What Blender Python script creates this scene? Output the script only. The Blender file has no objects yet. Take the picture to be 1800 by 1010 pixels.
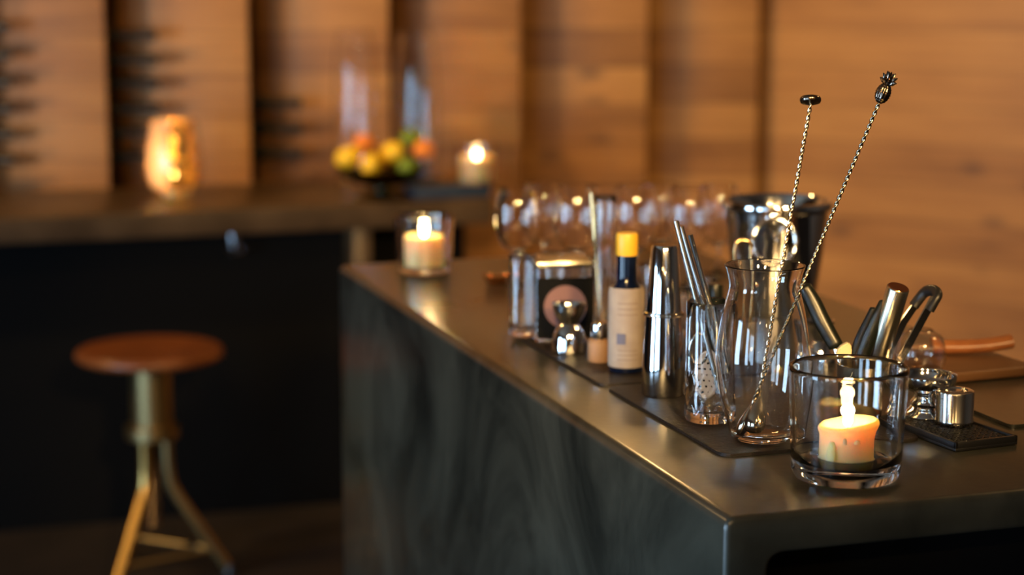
import bpy, bmesh, math, random
from mathutils import Vector, Matrix, noise as mnoise
random.seed(7)
sc = bpy.context.scene
COL = sc.collection
V = Vector
PI = math.pi

# ------------------------------------------------------------------ camera
F, CX, CY = 3450.0, 900.0, 505.0
YAW = math.radians(18.0)
PIT = math.atan((505 + 80) / F)
BAR = 1.10                      # height of the bar top
BACK = 0.912                    # height of the counter at the back wall
CAM = V((0, 0, BAR + 0.5175))
cd = bpy.data.cameras.new('camera')
cam = bpy.data.objects.new('camera', cd)
COL.objects.link(cam)
cam.location = CAM
cam.rotation_euler = (PI / 2 - PIT, 0, -YAW)
cd.sensor_width = 36
cd.lens = F / 1800 * 36
cd.clip_start = 0.05
cd.dof.use_dof = True
cd.dof.focus_distance = 2.06
cd.dof.aperture_fstop = cd.lens / 1000 / 0.0235
sc.camera = cam

# ------------------------------------------------------------------ world, lights, exposure
w = bpy.data.worlds.new('world')
sc.world = w
w.use_nodes = True
w.node_tree.nodes['Background'].inputs[0].default_value = (0.045, 0.035, 0.028, 1)
w.node_tree.nodes['Background'].inputs[1].default_value = 0.35
sc.view_settings.view_transform = 'Standard'
sc.view_settings.look = 'None'
sc.view_settings.gamma = 1
sc.view_settings.use_curve_mapping = False
sc.view_settings.exposure = 0.2
cy = sc.cycles
cy.use_denoising = True
cy.max_bounces = 14
cy.transmission_bounces = 14
cy.glossy_bounces = 6
cy.diffuse_bounces = 3
cy.transparent_max_bounces = 12
cy.sample_clamp_indirect = 30
cy.sample_clamp_direct = 0
cy.blur_glossy = 0.2


def light(name, kind, loc, power, color, aim=None, size=None, size_y=None, radius=None, spot=None):
    l = bpy.data.lights.new(name, kind)
    l.energy = power
    l.color = color
    if kind == 'AREA':
        l.shape = 'RECTANGLE'
        l.size = size
        l.size_y = size_y or size
    if radius is not None:
        l.shadow_soft_size = radius
    if spot:
        l.spot_size = math.radians(spot)
        l.spot_blend = 0.8
    o = bpy.data.objects.new(name, l)
    COL.objects.link(o)
    o.location = loc
    if aim is not None:
        o.rotation_euler = (V(aim) - V(loc)).to_track_quat('-Z', 'Y').to_euler()
    return o


COOL = (0.47, 0.72, 1.0)
WARM = (1.0, 0.60, 0.21)
# daylight through the two tall windows to the left of the camera and behind it
light('window_daylight', 'AREA', (-3.93, -1.6, 1.0), 48, COOL, (0.8, 1.9, 1.0), 1.1, 1.8)
light('window_daylight', 'AREA', (-3.93, -0.15, 1.0), 58, COOL, (0.8, 1.9, 1.0), 0.85, 1.8)
light('window_daylight', 'AREA', (-3.93, 1.95, 1.0), 112, COOL, (0.8, 2.0, 0.9), 1.0, 1.8)
# warm pendant bulbs over the room
for x, y, z, p, q in ((-1.35, -1.3, 2.0, 9, 0.035), (-0.35, -2.0, 1.95, 10, 0.035), (2.3, 2.0, 2.3, 18, 0.06), (1.35, 3.7, 2.3, 14, 0.06), (-0.7, 3.6, 2.6, 14, 0.06)):
    light('pendant_globe', 'POINT', (x, y, z), p, (1.0, 0.58, 0.22), radius=q)
# added narrow spots, unseen behind the camera, to put highlights in the glassware
for x, y, p in ((-0.35, -0.6, 400), (0.75, -0.8, 400)):
    light('added_glass_spot', 'SPOT', (x, y, 2.4), p, (1.0, 0.62, 0.24), (1.05, 2.75, 1.15), radius=0.12, spot=19)
# warm ceiling spots washing the wooden wall from the left
for x, y, tx, ty, tz, p in ((-3.5, 4.6, -0.6, 6.1, 1.3, 88), (-2.6, 4.6, 0.2, 6.1, 1.3, 112), (-1.3, 4.6, 1.5, 6.1, 1.3, 112), (-0.3, 4.7, 2.9, 5.7, 1.3, 125), (0.9, 2.6, 3.0, 4.6, 1.35, 165)):
    light('ceiling_spot', 'SPOT', (x, y, 2.9), p, WARM, (tx, ty, tz), radius=0.08, spot=70)

# ------------------------------------------------------------------ picture point -> place
FW = V((math.sin(YAW) * math.cos(PIT), math.cos(YAW) * math.cos(PIT), -math.sin(PIT)))
RT = V((math.cos(YAW), -math.sin(YAW), 0))
UP = RT.cross(FW)
FH = V((math.sin(YAW), math.cos(YAW), 0))


def ray(x, y):
    return FW + RT * ((x - CX) / F) + UP * ((CY - y) / F)


def at(x, y, z=BAR):            # the point of the level z seen at x, y
    r = ray(x, y)
    return CAM + r * ((z - CAM.z) / r.z)


def at_y(x, y, Y):              # the point of the plane y = Y
    r = ray(x, y)
    return CAM + r * (Y / r.y)


def at_d(x, y, D):              # the point at horizontal distance D ahead
    r = ray(x, y)
    return CAM + r * (D / r.dot(FH))


def dist(p):
    return (V(p) - CAM).dot(FH)


def depth(p):
    return (V(p) - CAM).dot(FW)


def prof(base, pts):            # (radius in photo pixels, picture height of the axis) -> (radius, height over base)
    out = []
    D = dist(base)
    for r, y in pts:
        q = at_d(900, y, D)
        q2 = V((base[0], base[1], q.z))
        out.append((r * depth(q2) / F, q.z - base[2]))
    return out


# ------------------------------------------------------------------ materials
def new_mat(name):
    m = bpy.data.materials.new(name)
    m.use_nodes = True
    nt = m.node_tree
    return m, nt, nt.nodes['Principled BSDF']


def pbr(name, col, rough=0.5, metal=0.0, spec=0.5, bump=None, var=None, coat=0.0):
    m, nt, b = new_mat(name)
    b.inputs['Base Color'].default_value = (*col, 1)
    b.inputs['Roughness'].default_value = rough
    b.inputs['Metallic'].default_value = metal
    b.inputs['Specular IOR Level'].default_value = spec
    b.inputs['Coat Weight'].default_value = coat
    tc = nt.nodes.new('ShaderNodeTexCoord')
    if var:                                        # (scale, second colour)
        n = nt.nodes.new('ShaderNodeTexNoise')
        n.inputs['Scale'].default_value = var[0]
        n.inputs['Detail'].default_value = 6
        nt.links.new(tc.outputs['Object'], n.inputs['Vector'])
        r = nt.nodes.new('ShaderNodeValToRGB')
        r.color_ramp.elements[0].position = 0.35
        r.color_ramp.elements[0].color = (*col, 1)
        r.color_ramp.elements[1].position = 0.68
        r.color_ramp.elements[1].color = (*var[1], 1)
        nt.links.new(n.outputs['Fac'], r.inputs[0])
        nt.links.new(r.outputs[0], b.inputs['Base Color'])
    if bump:
        n = nt.nodes.new('ShaderNodeTexNoise')
        n.inputs['Scale'].default_value = bump[0]
        n.inputs['Detail'].default_value = 4
        nt.links.new(tc.outputs['Object'], n.inputs['Vector'])
        bp = nt.nodes.new('ShaderNodeBump')
        bp.inputs['Strength'].default_value = bump[1]
        bp.inputs['Distance'].default_value = 0.002
        nt.links.new(n.outputs['Fac'], bp.inputs['Height'])
        nt.links.new(bp.outputs[0], b.inputs['Normal'])
    return m


def glass(name, col=(1, 1, 1), ior=1.47, rough=0.0):
    m = bpy.data.materials.new(name)
    m.use_nodes = True
    nt = m.node_tree
    nt.nodes.remove(nt.nodes['Principled BSDF'])
    g = nt.nodes.new('ShaderNodeBsdfGlass')
    g.inputs['Color'].default_value = (*col, 1)
    g.inputs['IOR'].default_value = ior
    g.inputs['Roughness'].default_value = rough
    nt.links.new(g.outputs[0], nt.nodes['Material Output'].inputs[0])
    return m


def wood_planks(name, plank, c_dark, c_mid, c_light, rough=0.5, seed=0.0, knots=True):
    m, nt, b = new_mat(name)
    N, L = nt.nodes.new, nt.links.new
    tc = N('ShaderNodeTexCoord')
    sp = N('ShaderNodeSeparateXYZ')
    L(tc.outputs['Object'], sp.inputs[0])
    oi = N('ShaderNodeObjectInfo')

    def mth(op, a, bb=None, c=None):
        k = N('ShaderNodeMath')
        k.operation = op
        for i, v in enumerate((a, bb, c)):
            if v is None:
                continue
            if isinstance(v, (int, float)):
                k.inputs[i].default_value = v
            else:
                L(v, k.inputs[i])
        return k.outputs[0]
    zz = mth('DIVIDE', sp.outputs['Z'], plank)
    row = mth('FLOOR', zz)
    fr = mth('FRACT', zz)
    cv = N('ShaderNodeCombineXYZ')
    L(row, cv.inputs[0])
    L(oi.outputs['Random'], cv.inputs[1])
    cv.inputs[2].default_value = seed
    wn = N('ShaderNodeTexWhiteNoise')
    L(cv.outputs[0], wn.inputs['Vector'])
    # grain runs along x; every plank has its own offset
    gx = mth('ADD', sp.outputs['X'], mth('MULTIPLY', wn.outputs['Value'], 37.0))
    gv = N('ShaderNodeCombineXYZ')
    L(mth('MULTIPLY', gx, 1.6), gv.inputs[0])
    L(mth('MULTIPLY', sp.outputs['Y'], 20), gv.inputs[1])
    L(mth('MULTIPLY', sp.outputs['Z'], 26), gv.inputs[2])
    n1 = N('ShaderNodeTexNoise')
    n1.inputs['Scale'].default_value = 1.5
    n1.inputs['Detail'].default_value = 8
    n1.inputs['Distortion'].default_value = 0.6
    L(gv.outputs[0], n1.inputs['Vector'])
    gv2 = N('ShaderNodeCombineXYZ')
    L(mth('MULTIPLY', gx, 1.5), gv2.inputs[0])
    L(mth('MULTIPLY', sp.outputs['Z'], 6), gv2.inputs[2])
    n2 = N('ShaderNodeTexNoise')
    n2.inputs['Scale'].default_value = 1.3
    n2.inputs['Detail'].default_value = 3
    L(gv2.outputs[0], n2.inputs['Vector'])
    f = mth('ADD', mth('MULTIPLY', n1.outputs['Fac'], 0.35), mth('ADD', mth('MULTIPLY', n2.outputs['Fac'], 0.4), mth('ADD', mth('MULTIPLY', wn.outputs['Value'], 0.20), 0.06)))
    r = N('ShaderNodeValToRGB')
    e = r.color_ramp.elements
    e[0].position, e[0].color = 0.33, (*c_dark, 1)
    e[1].position, e[1].color = 0.76, (*c_light, 1)
    k = e.new(0.52)
    k.color = (*c_mid, 1)
    L(f, r.inputs[0])
    col = r.outputs[0]

    def mixc(fac, c1, c2):
        x = N('ShaderNodeMix')
        x.data_type = 'RGBA'
        L(fac, x.inputs['Factor'])
        L(c1, x.inputs['A']) if not isinstance(c1, tuple) else None
        x.inputs['B'].default_value = (*c2, 1)
        return x.outputs['Result']
    if knots:
        kv = N('ShaderNodeCombineXYZ')
        L(mth('MULTIPLY', gx, 4.2), kv.inputs[0])
        L(mth('MULTIPLY', sp.outputs['Z'], 7.5), kv.inputs[2])
        vo = N('ShaderNodeTexVoronoi')
        vo.inputs['Scale'].default_value = 1.0
        L(kv.outputs[0], vo.inputs['Vector'])
        mr = N('ShaderNodeMapRange')
        mr.inputs[1].default_value, mr.inputs[2].default_value = 0.05, 0.26
        mr.inputs[3].default_value, mr.inputs[4].default_value = 1, 0
        L(vo.outputs['Distance'], mr.inputs[0])
        sel = N('ShaderNodeSeparateColor')
        L(vo.outputs['Color'], sel.inputs[0])
        pick = mth('GREATER_THAN', sel.outputs[0], 0.62)
        col = mixc(mth('MULTIPLY', mth('MULTIPLY', mr.outputs[0], pick), 0.72), col, (0.10, 0.05, 0.025))
    # joints between planks
    edge = mth('MINIMUM', fr, mth('SUBTRACT', 1.0, fr))
    jr = N('ShaderNodeMapRange')
    jr.inputs[1].default_value, jr.inputs[2].default_value = 0.0, 0.03
    jr.inputs[3].default_value, jr.inputs[4].default_value = 1, 0
    L(edge, jr.inputs[0])
    col = mixc(mth('MULTIPLY', jr.outputs[0], 0.65), col, tuple(c * 0.3 for c in c_dark))
    L(col, b.inputs['Base Color'])
    b.inputs['Roughness'].default_value = rough
    bp = N('ShaderNodeBump')
    bp.inputs['Strength'].default_value = 0.25
    bp.inputs['Distance'].default_value = 0.002
    L(n1.outputs['Fac'], bp.inputs['Height'])
    L(bp.outputs[0], b.inputs['Normal'])
    return m


def slate(name, c1, c2, r1=0.3, r2=0.5, spec=0.5, coat=0.0):
    m, nt, b = new_mat(name)
    N, L = nt.nodes.new, nt.links.new
    tc = N('ShaderNodeTexCoord')
    n = N('ShaderNodeTexNoise')
    n.inputs['Scale'].default_value = 3.2
    n.inputs['Detail'].default_value = 9
    n.inputs['Roughness'].default_value = 0.62
    n.inputs['Distortion'].default_value = 0.9
    L(tc.outputs['Object'], n.inputs['Vector'])
    r = N('ShaderNodeValToRGB')
    r.color_ramp.elements[0].position, r.color_ramp.elements[0].color = 0.36, (*c1, 1)
    r.color_ramp.elements[1].position, r.color_ramp.elements[1].color = 0.66, (*c2, 1)
    L(n.outputs['Fac'], r.inputs[0])
    L(r.outputs[0], b.inputs['Base Color'])
    mr = N('ShaderNodeMapRange')
    mr.inputs[3].default_value, mr.inputs[4].default_value = r1, r2
    L(n.outputs['Fac'], mr.inputs[0])
    L(mr.outputs[0], b.inputs['Roughness'])
    b.inputs['Specular IOR Level'].default_value = spec
    b.inputs['Coat Weight'].default_value = coat
    b.inputs['Coat Roughness'].default_value = 0.16
    n3 = N('ShaderNodeTexNoise')
    n3.inputs['Scale'].default_value = 60
    n3.inputs['Detail'].default_value = 5
    L(tc.outputs['Object'], n3.inputs['Vector'])
    bp = N('ShaderNodeBump')
    bp.inputs['Strength'].default_value = 0.12
    bp.inputs['Distance'].default_value = 0.002
    L(n3.outputs['Fac'], bp.inputs['Height'])
    L(bp.outputs[0], b.inputs['Normal'])
    return m


def emit(name, col, strength):
    m = bpy.data.materials.new(name)
    m.use_nodes = True
    nt = m.node_tree
    nt.nodes.remove(nt.nodes['Principled BSDF'])
    e = nt.nodes.new('ShaderNodeEmission')
    e.inputs[0].default_value = (*col, 1)
    e.inputs[1].default_value = strength
    nt.links.new(e.outputs[0], nt.nodes['Material Output'].inputs[0])
    return m


def wax_mat(name, col):
    m, nt, b = new_mat(name)
    b.inputs['Base Color'].default_value = (*col, 1)
    b.inputs['Roughness'].default_value = 0.42
    b.inputs['Subsurface Weight'].default_value = 1.0
    b.inputs['Subsurface Radius'].default_value = (0.9, 0.62, 0.35)
    b.inputs['Subsurface Scale'].default_value = 0.016
    return m


M = {}
M['wall_wood'] = wood_planks('wall_wood', 0.125, (0.17, 0.070, 0.018), (0.38, 0.170, 0.048), (0.57, 0.285, 0.08), 0.55)
M['board_wood'] = wood_planks('board_wood', 5.0, (0.16, 0.07, 0.028), (0.26, 0.12, 0.045), (0.36, 0.17, 0.07), 0.45, 3.0, False)
M['seat_wood'] = pbr('seat_wood', (0.24, 0.075, 0.02), 0.33, var=(9, (0.15, 0.045, 0.012)))
M['handle_wood'] = pbr('handle_wood', (0.42, 0.16, 0.05), 0.32, var=(30, (0.30, 0.1, 0.03)))
M['slate'] = slate('slate', (0.010, 0.011, 0.0085), (0.060, 0.060, 0.044), 0.22, 0.38, 0.5, 0.4)
M['slate_edge'] = slate('slate_edge', (0.05, 0.045, 0.035), (0.10, 0.085, 0.06), 0.3, 0.45)
M['counter_wood'] = pbr('counter_wood', (0.060, 0.036, 0.018), 0.36, var=(7, (0.11, 0.068, 0.034)))
M['black'] = pbr('black', (0.004, 0.004, 0.004), 0.8, spec=0.1)
M['black_gloss'] = pbr('black_gloss', (0.006, 0.008, 0.006), 0.28, spec=0.35)
M['dark_wall'] = pbr('dark_wall', (0.03, 0.022, 0.018), 0.8)
M['plaster'] = pbr('plaster', (0.16, 0.11, 0.07), 0.85)
M['ceiling_plaster'] = pbr('ceiling_plaster', (0.24, 0.17, 0.11), 0.85)
M['floor'] = pbr('floor', (0.02, 0.015, 0.012), 0.6, var=(5, (0.03, 0.022, 0.017)))
M['mat'] = pbr('mat', (0.014, 0.011, 0.009), 0.5, spec=0.35, bump=(180, 0.5))
M['rubber'] = pbr('rubber', (0.010, 0.010, 0.011), 0.38)
M['chrome'] = pbr('chrome', (0.80, 0.80, 0.80), 0.07, 1.0)
M['steel'] = pbr('steel', (0.62, 0.60, 0.56), 0.16, 1.0)
M['dark_steel'] = pbr('dark_steel', (0.17, 0.13, 0.10), 0.2, 1.0)
M['brushed'] = pbr('brushed', (0.60, 0.54, 0.42), 0.26, 1.0)
M['spoon_steel'] = pbr('spoon_steel', (0.75, 0.62, 0.44), 0.18, 1.0)
M['spoon_dark'] = pbr('spoon_dark', (0.36, 0.30, 0.22), 0.20, 1.0)
M['brass'] = pbr('brass', (0.62, 0.40, 0.13), 0.30, 1.0)
M['shaded_brass'] = pbr('shaded_brass', (0.42, 0.31, 0.14), 0.36, 1.0)  # darker copy of the brass, with shade put into the colour
M['gold'] = pbr('gold', (0.95, 0.58, 0.16), 0.14, 1.0, bump=(160, 1.0))
M['gold_wire'] = pbr('gold_wire', (0.85, 0.55, 0.25), 0.2, 1.0)
M['glass'] = glass('glass')
M['thin_glass'] = glass('thin_glass', (1, 0.99, 0.98), 1.45)
M['dark_bottle'] = glass('dark_bottle', (0.02, 0.05, 0.02), 1.5)
M['green_bottle'] = pbr('green_bottle', (0.003, 0.006, 0.003), 0.4, spec=0.2)
M['wax'] = wax_mat('wax', (0.96, 0.66, 0.30))
M['wick'] = pbr('wick', (0.02, 0.015, 0.012), 0.9)
M['flame'] = emit('flame', (1.0, 0.66, 0.26), 60)
M['lemon'] = pbr('lemon', (0.95, 0.60, 0.02), 0.42, bump=(120, 0.4))
M['orange'] = pbr('orange', (0.85, 0.26, 0.03), 0.42, bump=(120, 0.4))
M['lime'] = pbr('lime', (0.16, 0.26, 0.02), 0.42, bump=(120, 0.4))
M['leaf'] = pbr('leaf', (0.035, 0.08, 0.012), 0.45)
M['paper'] = pbr('paper', (0.44, 0.36, 0.28), 0.8, var=(55, (0.38, 0.30, 0.23)))
M['stamp'] = pbr('stamp', (0.15, 0.15, 0.21), 0.7)
M['tan'] = pbr('tan', (0.34, 0.19, 0.09), 0.6)
M['yellow_cap'] = pbr('yellow_cap', (0.72, 0.42, 0.03), 0.4)
M['navy'] = pbr('navy', (0.003, 0.007, 0.024), 0.12)
M['blue_box'] = pbr('blue_box', (0.012, 0.035, 0.07), 0.5)
M['pink'] = pbr('pink', (0.20, 0.11, 0.11), 0.35)
M['ivory'] = pbr('ivory', (0.72, 0.58, 0.30), 0.45)
M['copper'] = pbr('copper', (0.85, 0.36, 0.14), 0.16, 1.0)
M['liquor'] = pbr('liquor', (0.16, 0.05, 0.01), 0.2)


# ------------------------------------------------------------------ mesh helpers
def link(name, bm, mat, parent=None, smooth=True, angle=38, loc=None):
    me = bpy.data.meshes.new(name)
    bmesh.ops.recalc_face_normals(bm, faces=bm.faces)
    bm.to_mesh(me)
    bm.free()
    if mat:
        me.materials.append(mat)
    if smooth:
        for p in me.polygons:
            p.use_smooth = True
        if angle:
            me.set_sharp_from_angle(angle=math.radians(angle))
    o = bpy.data.objects.new(name, me)
    COL.objects.link(o)
    if parent is not None:
        o.parent = parent
    if loc is not None:
        o.location = loc
    return o


def empty(name, loc, label, cat, group=None, rot=None):
    o = bpy.data.objects.new(name, None)
    COL.objects.link(o)
    o.location = loc
    if rot:
        o.rotation_euler = rot
    o.empty_display_size = 0.02
    return tag(o, label, cat, group)


def tag(o, label, cat, group=None):
    o['label'] = label
    o['category'] = cat
    if group:
        o['group'] = group
    return o


def struct(name, bm, mat, **k):
    o = link(name, bm, mat, **k)
    o['kind'] = 'structure'
    return o


def box(bm, x0, x1, y0, y1, z0, z1, bev=0, seg=2):
    r = bmesh.ops.create_cube(bm, size=1)
    vs = r['verts']
    for v in vs:
        v.co = V((x0 + (x1 - x0) * (v.co.x + .5), y0 + (y1 - y0) * (v.co.y + .5), z0 + (z1 - z0) * (v.co.z + .5)))
    if bev:
        es = {e for v in vs for e in v.link_edges}
        bmesh.ops.bevel(bm, geom=list(es), offset=bev, segments=seg, affect='EDGES', profile=0.5)
    return bm


def lathe(bm, pr, seg=64, mtx=None, wob=None):
    """spin a profile of (radius, height); radius 0 closes on the axis"""
    rings = []
    for i, (r, z) in enumerate(pr):
        if r <= 1e-6:
            rings.append([bm.verts.new((0, 0, z))])
        else:
            ring = []
            for k in range(seg):
                a = 2 * PI * k / seg
                rr, zz = (r, z) if wob is None else wob(r, z, a, i)
                ring.append(bm.verts.new((rr * math.cos(a), rr * math.sin(a), zz)))
            rings.append(ring)
    for a, b in zip(rings, rings[1:]):
        if len(a) == 1 and len(b) == 1:
            continue
        for k in range(seg):
            k2 = (k + 1) % seg
            if len(a) == 1:
                bm.faces.new((a[0], b[k], b[k2]))
            elif len(b) == 1:
                bm.faces.new((a[k], b[0], a[k2]))
            else:
                bm.faces.new((a[k], b[k], b[k2], a[k2]))
    if mtx is not None:
        vs = [v for ring in rings for v in ring]
        bmesh.ops.transform(bm, matrix=mtx, verts=vs)
    return bm


def smooth_prof(pts, n=6):
    """Catmull-Rom through the profile points"""
    out = []
    P_ = [pts[0]] + list(pts) + [pts[-1]]
    for i in range(1, len(P_) - 2):
        p0, p1, p2, p3 = P_[i - 1], P_[i], P_[i + 1], P_[i + 2]
        for k in range(n):
            t = k / n
            q = []
            for j in (0, 1):
                a, b, c, d = p0[j], p1[j], p2[j], p3[j]
                q.append(0.5 * (2 * b + (-a + c) * t + (2 * a - 5 * b + 4 * c - d) * t * t + (-a + 3 * b - 3 * c + d) * t ** 3))
            out.append((max(q[0], 0.0), q[1]))
    out.append(tuple(pts[-1]))
    return out


def vessel(outer, wall, floor_t, base_round=0.002, n=6):
    """closed thick-walled glass: outer profile bottom to top, rounded rim, inner side back down to a glass floor"""
    op = smooth_prof(outer, n)
    r0, z0 = op[0]
    full = [(0, z0), (max(r0 - base_round, 0.001), z0), (r0 - base_round * 0.3, z0 + base_round * 0.3)]
    full += [(r, z) for r, z in op if z > z0 + base_round]
    rt, zt = op[-1]
    full += [(rt - wall * 0.15, zt + wall * 0.35), (rt - wall * 0.5, zt + wall * 0.5), (rt - wall * 0.85, zt + wall * 0.35)]
    inner = [(r - wall, z) for r, z in reversed(op) if z > z0 + floor_t + 0.002]
    full += inner
    ri = inner[-1][0]
    full += [(ri * 0.93, z0 + floor_t + 0.0006), (ri * 0.6, z0 + floor_t), (0, z0 + floor_t)]
    return full


def tube(bm, pts, rad, seg=10, caps=True, flat=None, nrm=None):
    """tube along points; rad a number or a list; flat squashes one axis"""
    pts = [V(p) for p in pts]
    n = len(pts)
    rads = rad if isinstance(rad, (list, tuple)) else [rad] * n
    t0 = (pts[1] - pts[0]).normalized()
    up = V(nrm) if nrm is not None else (V((0, 0, 1)) if abs(t0.z) < 0.9 else V((1, 0, 0)))
    rings = []
    prev = None
    for i in range(n):
        t = (pts[min(i + 1, n - 1)] - pts[max(i - 1, 0)]).normalized()
        u = (up - t * up.dot(t)) if prev is None else (prev - t * prev.dot(t))
        u.normalize()
        prev = u
        v = t.cross(u)
        ring = []
        for k in range(seg):
            a = 2 * PI * k / seg
            ring.append(bm.verts.new(pts[i] + u * math.cos(a) * rads[i] * (flat or 1) + v * math.sin(a) * rads[i]))
        rings.append(ring)
    for a, b in zip(rings, rings[1:]):
        for k in range(seg):
            k2 = (k + 1) % seg
            bm.faces.new((a[k], b[k], b[k2], a[k2]))
    if caps:
        bm.faces.new(rings[0])
        bm.faces.new(list(reversed(rings[-1])))
    return bm


def axis_m(a, b):
    """matrix that puts local z on the line a -> b, origin at a"""
    a, b = V(a), V(b)
    q = (b - a).to_track_quat('Z', 'Y')
    return Matrix.Translation(a) @ q.to_matrix().to_4x4()


def arc_round(pts, r, n=5):
    """round the corners of a 2D polygon"""
    out = []
    m = len(pts)
    for i in range(m):
        p, a, b = V(pts[i]), V(pts[i - 1]), V(pts[(i + 1) % m])
        rr = r[i] if isinstance(r, (list, tuple)) else r
        da, db = (a - p).normalized(), (b - p).normalized()
        if rr <= 0:
            out.append(p)
            continue
        p1, p2 = p + da * rr, p + db * rr
        for k in range(n + 1):
            t = k / n
            out.append(p1 * (1 - t) ** 2 + p * 2 * t * (1 - t) + p2 * t * t)
    return out


def prism(bm, poly, z0, z1, bev=0.0):
    vb = [bm.verts.new((p[0], p[1], z0)) for p in poly]
    vt = [bm.verts.new((p[0], p[1], z1)) for p in poly]
    n = len(poly)
    f = bm.faces.new(vt)
    bm.faces.new(list(reversed(vb)))
    for i in range(n):
        bm.faces.new((vb[i], vb[(i + 1) % n], vt[(i + 1) % n], vt[i]))
    if bev:
        bmesh.ops.bevel(bm, geom=list(f.edges), offset=bev, segments=2, affect='EDGES')
    return bm


def copy_tree(o, loc, label=None, group=None, rotz=None):
    c = o.copy()
    COL.objects.link(c)
    c.location = loc
    if rotz is not None:
        c.rotation_euler = (0, 0, rotz)
    if label:
        c['label'] = label
    if group:
        c['group'] = group
    for ch in list(o.children):
        d = ch.copy()
        COL.objects.link(d)
        d.parent = c
        for g in list(ch.children):
            e = g.copy()
            COL.objects.link(e)
            e.parent = d
    return c


# ------------------------------------------------------------------ the room
struct('floor', box(bmesh.new(), -4, 4.6, -4, 6.8, -0.1, 0), M['floor'], smooth=False)
struct('ceiling', box(bmesh.new(), -4, 4.6, -4, 6.8, 3.0, 3.1), M['ceiling_plaster'], smooth=False)
# left wall and rear wall with window openings (out of frame; the daylight comes through them)
b = bmesh.new()
box(b, -4.1, -4.0, -4, 6.8, 0, 0.85)
box(b, -4.1, -4.0, -4, 6.8, 2.65, 3.0)
box(b, -4.1, -4.0, -4, -2.7, 0.85, 2.65)
box(b, -4.1, -4.0, -0.5, 6.8, 0.85, 2.65)
struct('wall_left', b, M['plaster'], smooth=False)
struct('wall_rear', box(bmesh.new(), -4, 4.6, -4.1, -4.0, 0, 3), M['plaster'], smooth=False)
struct('wall_right', box(bmesh.new(), 4.6, 4.7, -4, 6.8, 0, 3), M['plaster'], smooth=False)
struct('wall_back', box(bmesh.new(), -4, 4.6, 6.62, 6.72, 0, 3.0), M['dark_wall'], smooth=False)

# sawtooth wall of wide plank panels: each panel leans forward to its right edge, a dark recess follows
YW = 6.06
edges_px = [-330, -62, 187, 438, 684, 914, 1137, 1331]
EX = [at_y(px, 190, YW).x for px in edges_px]
TILT = math.radians(23)
ca, sa = math.cos(TILT), math.sin(TILT)
GAP = 0.055
panel_end = {}
for i in range(1, len(EX)):
    x1, x0 = EX[i], EX[i - 1] + GAP
    if i == 1:
        x0 = -3.95
    wd = (x1 - x0) / ca
    bm = box(bmesh.new(), -wd, 0, 0, 0.022, 0, 2.98, 0.002)
    o = struct('trim_%d' % i, bm, M['wall_wood'])
    o.location = (x1, YW, 0.0)
    o.rotation_euler = (0, 0, -TILT)
    if i == 1:
        o.rotation_euler = (0, 0, 0)
    panel_end[i] = (x1, YW)
# the long last panel comes forward to the right behind the bar
bm = box(bmesh.new(), 0, 2.9, 0, 0.03, 0, 2.98, 0.002)
o = struct('wall_side', bm, M['wall_wood'])
st = V((EX[-1] + 0.004, YW + 0.11, 0))
o.location = st
o.rotation_euler = (0, 0, math.atan2(-0.857, 0.515) + 0.16)

# counter along the wooden wall
CYF = 5.45
cxr = at_y(868, 360, CYF).x
t = empty('wall_counter', (0, CYF, 0), 'long dark wooden counter along the plank wall behind the stool', 'counter')
prof_bm = box(bmesh.new(), -3.9, cxr, 0, YW - CYF + 0.02, BACK - 0.072, BACK, 0.006, 3)
link('worktop', prof_bm, M['counter_wood'], t)
xl0, xl1 = at_y(622, 450, CYF + 0.02).x, at_y(652, 450, CYF + 0.02).x
link('front_panel', box(bmesh.new(), -3.9, xl0 - 0.005, 0.12, 0.15, 0.001, BACK - 0.073), M['black'], t, smooth=False)
link('support_panel', box(bmesh.new(), xl0, xl1, 0.015, 0.55, 0.001, BACK - 0.073, 0.004), M['counter_wood'], t)
link('dark_void', box(bmesh.new(), xl1 + 0.005, cxr, 0.30, 0.33, 0.001, BACK - 0.073), M['black'], t, smooth=False)  # black sheet in place of the shaded void under the counter

# ------------------------------------------------------------------ bar counter: waterfall shell, rounded edges
BX0 = at(1278, 912).x
BY0 = at(1278, 912).y + 0.004
BY1 = at(612, 464).y
BX1 = at(1800, 642).x + 0.005
t = empty('bar_counter', (BX0, BY0, 0), 'dark slate-coloured bar counter with rounded waterfall edge, holding the glassware', 'counter')
TH, SH, R_ = 0.040, 0.046, 0.013
wx, ly = BX1 - BX0, BY1 - BY0
# cross-section in x,z: outer outline rounded at the shoulders, inner outline rounded as well
outl = [V((0, 0.001)), V((0, BAR)), V((wx, BAR)), V((wx, 0.001)), V((wx - SH, 0.001)), V((wx - SH, BAR - TH)), V((SH, BAR - TH)), V((SH, 0.001))]
sec = arc_round(outl, [0, R_, R_, 0, 0, 0.018, 0.018, 0], 6)
nrm2 = []
for i in range(len(sec)):
    e1, e2 = sec[i] - sec[i - 1], sec[(i + 1) % len(sec)] - sec[i]
    n2 = V((0, 0))
    for e in (e1, e2):
        if e.length > 1e-7:
            e = e.normalized()
            n2 += V((-e.y, e.x))       # outward for this winding
    nrm2.append(n2.normalized())
E_ = 0.006
rings = []
for inset, y in ((E_, 0), (E_ * 0.5, E_ * 0.13), (E_ * 0.13, E_ * 0.5), (0, E_), (0, ly - E_), (E_ * 0.13, ly - E_ * 0.5), (E_ * 0.5, ly - E_ * 0.13), (E_, ly)):
    rings.append([(p - q * inset).x for p, q in zip(sec, nrm2)])
    rings[-1] = [((p - q * inset).x, y, max((p - q * inset).y, 0.001)) for p, q in zip(sec, nrm2)]
bm = bmesh.new()
rv = [[bm.verts.new(c) for c in ring] for ring in rings]
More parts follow.
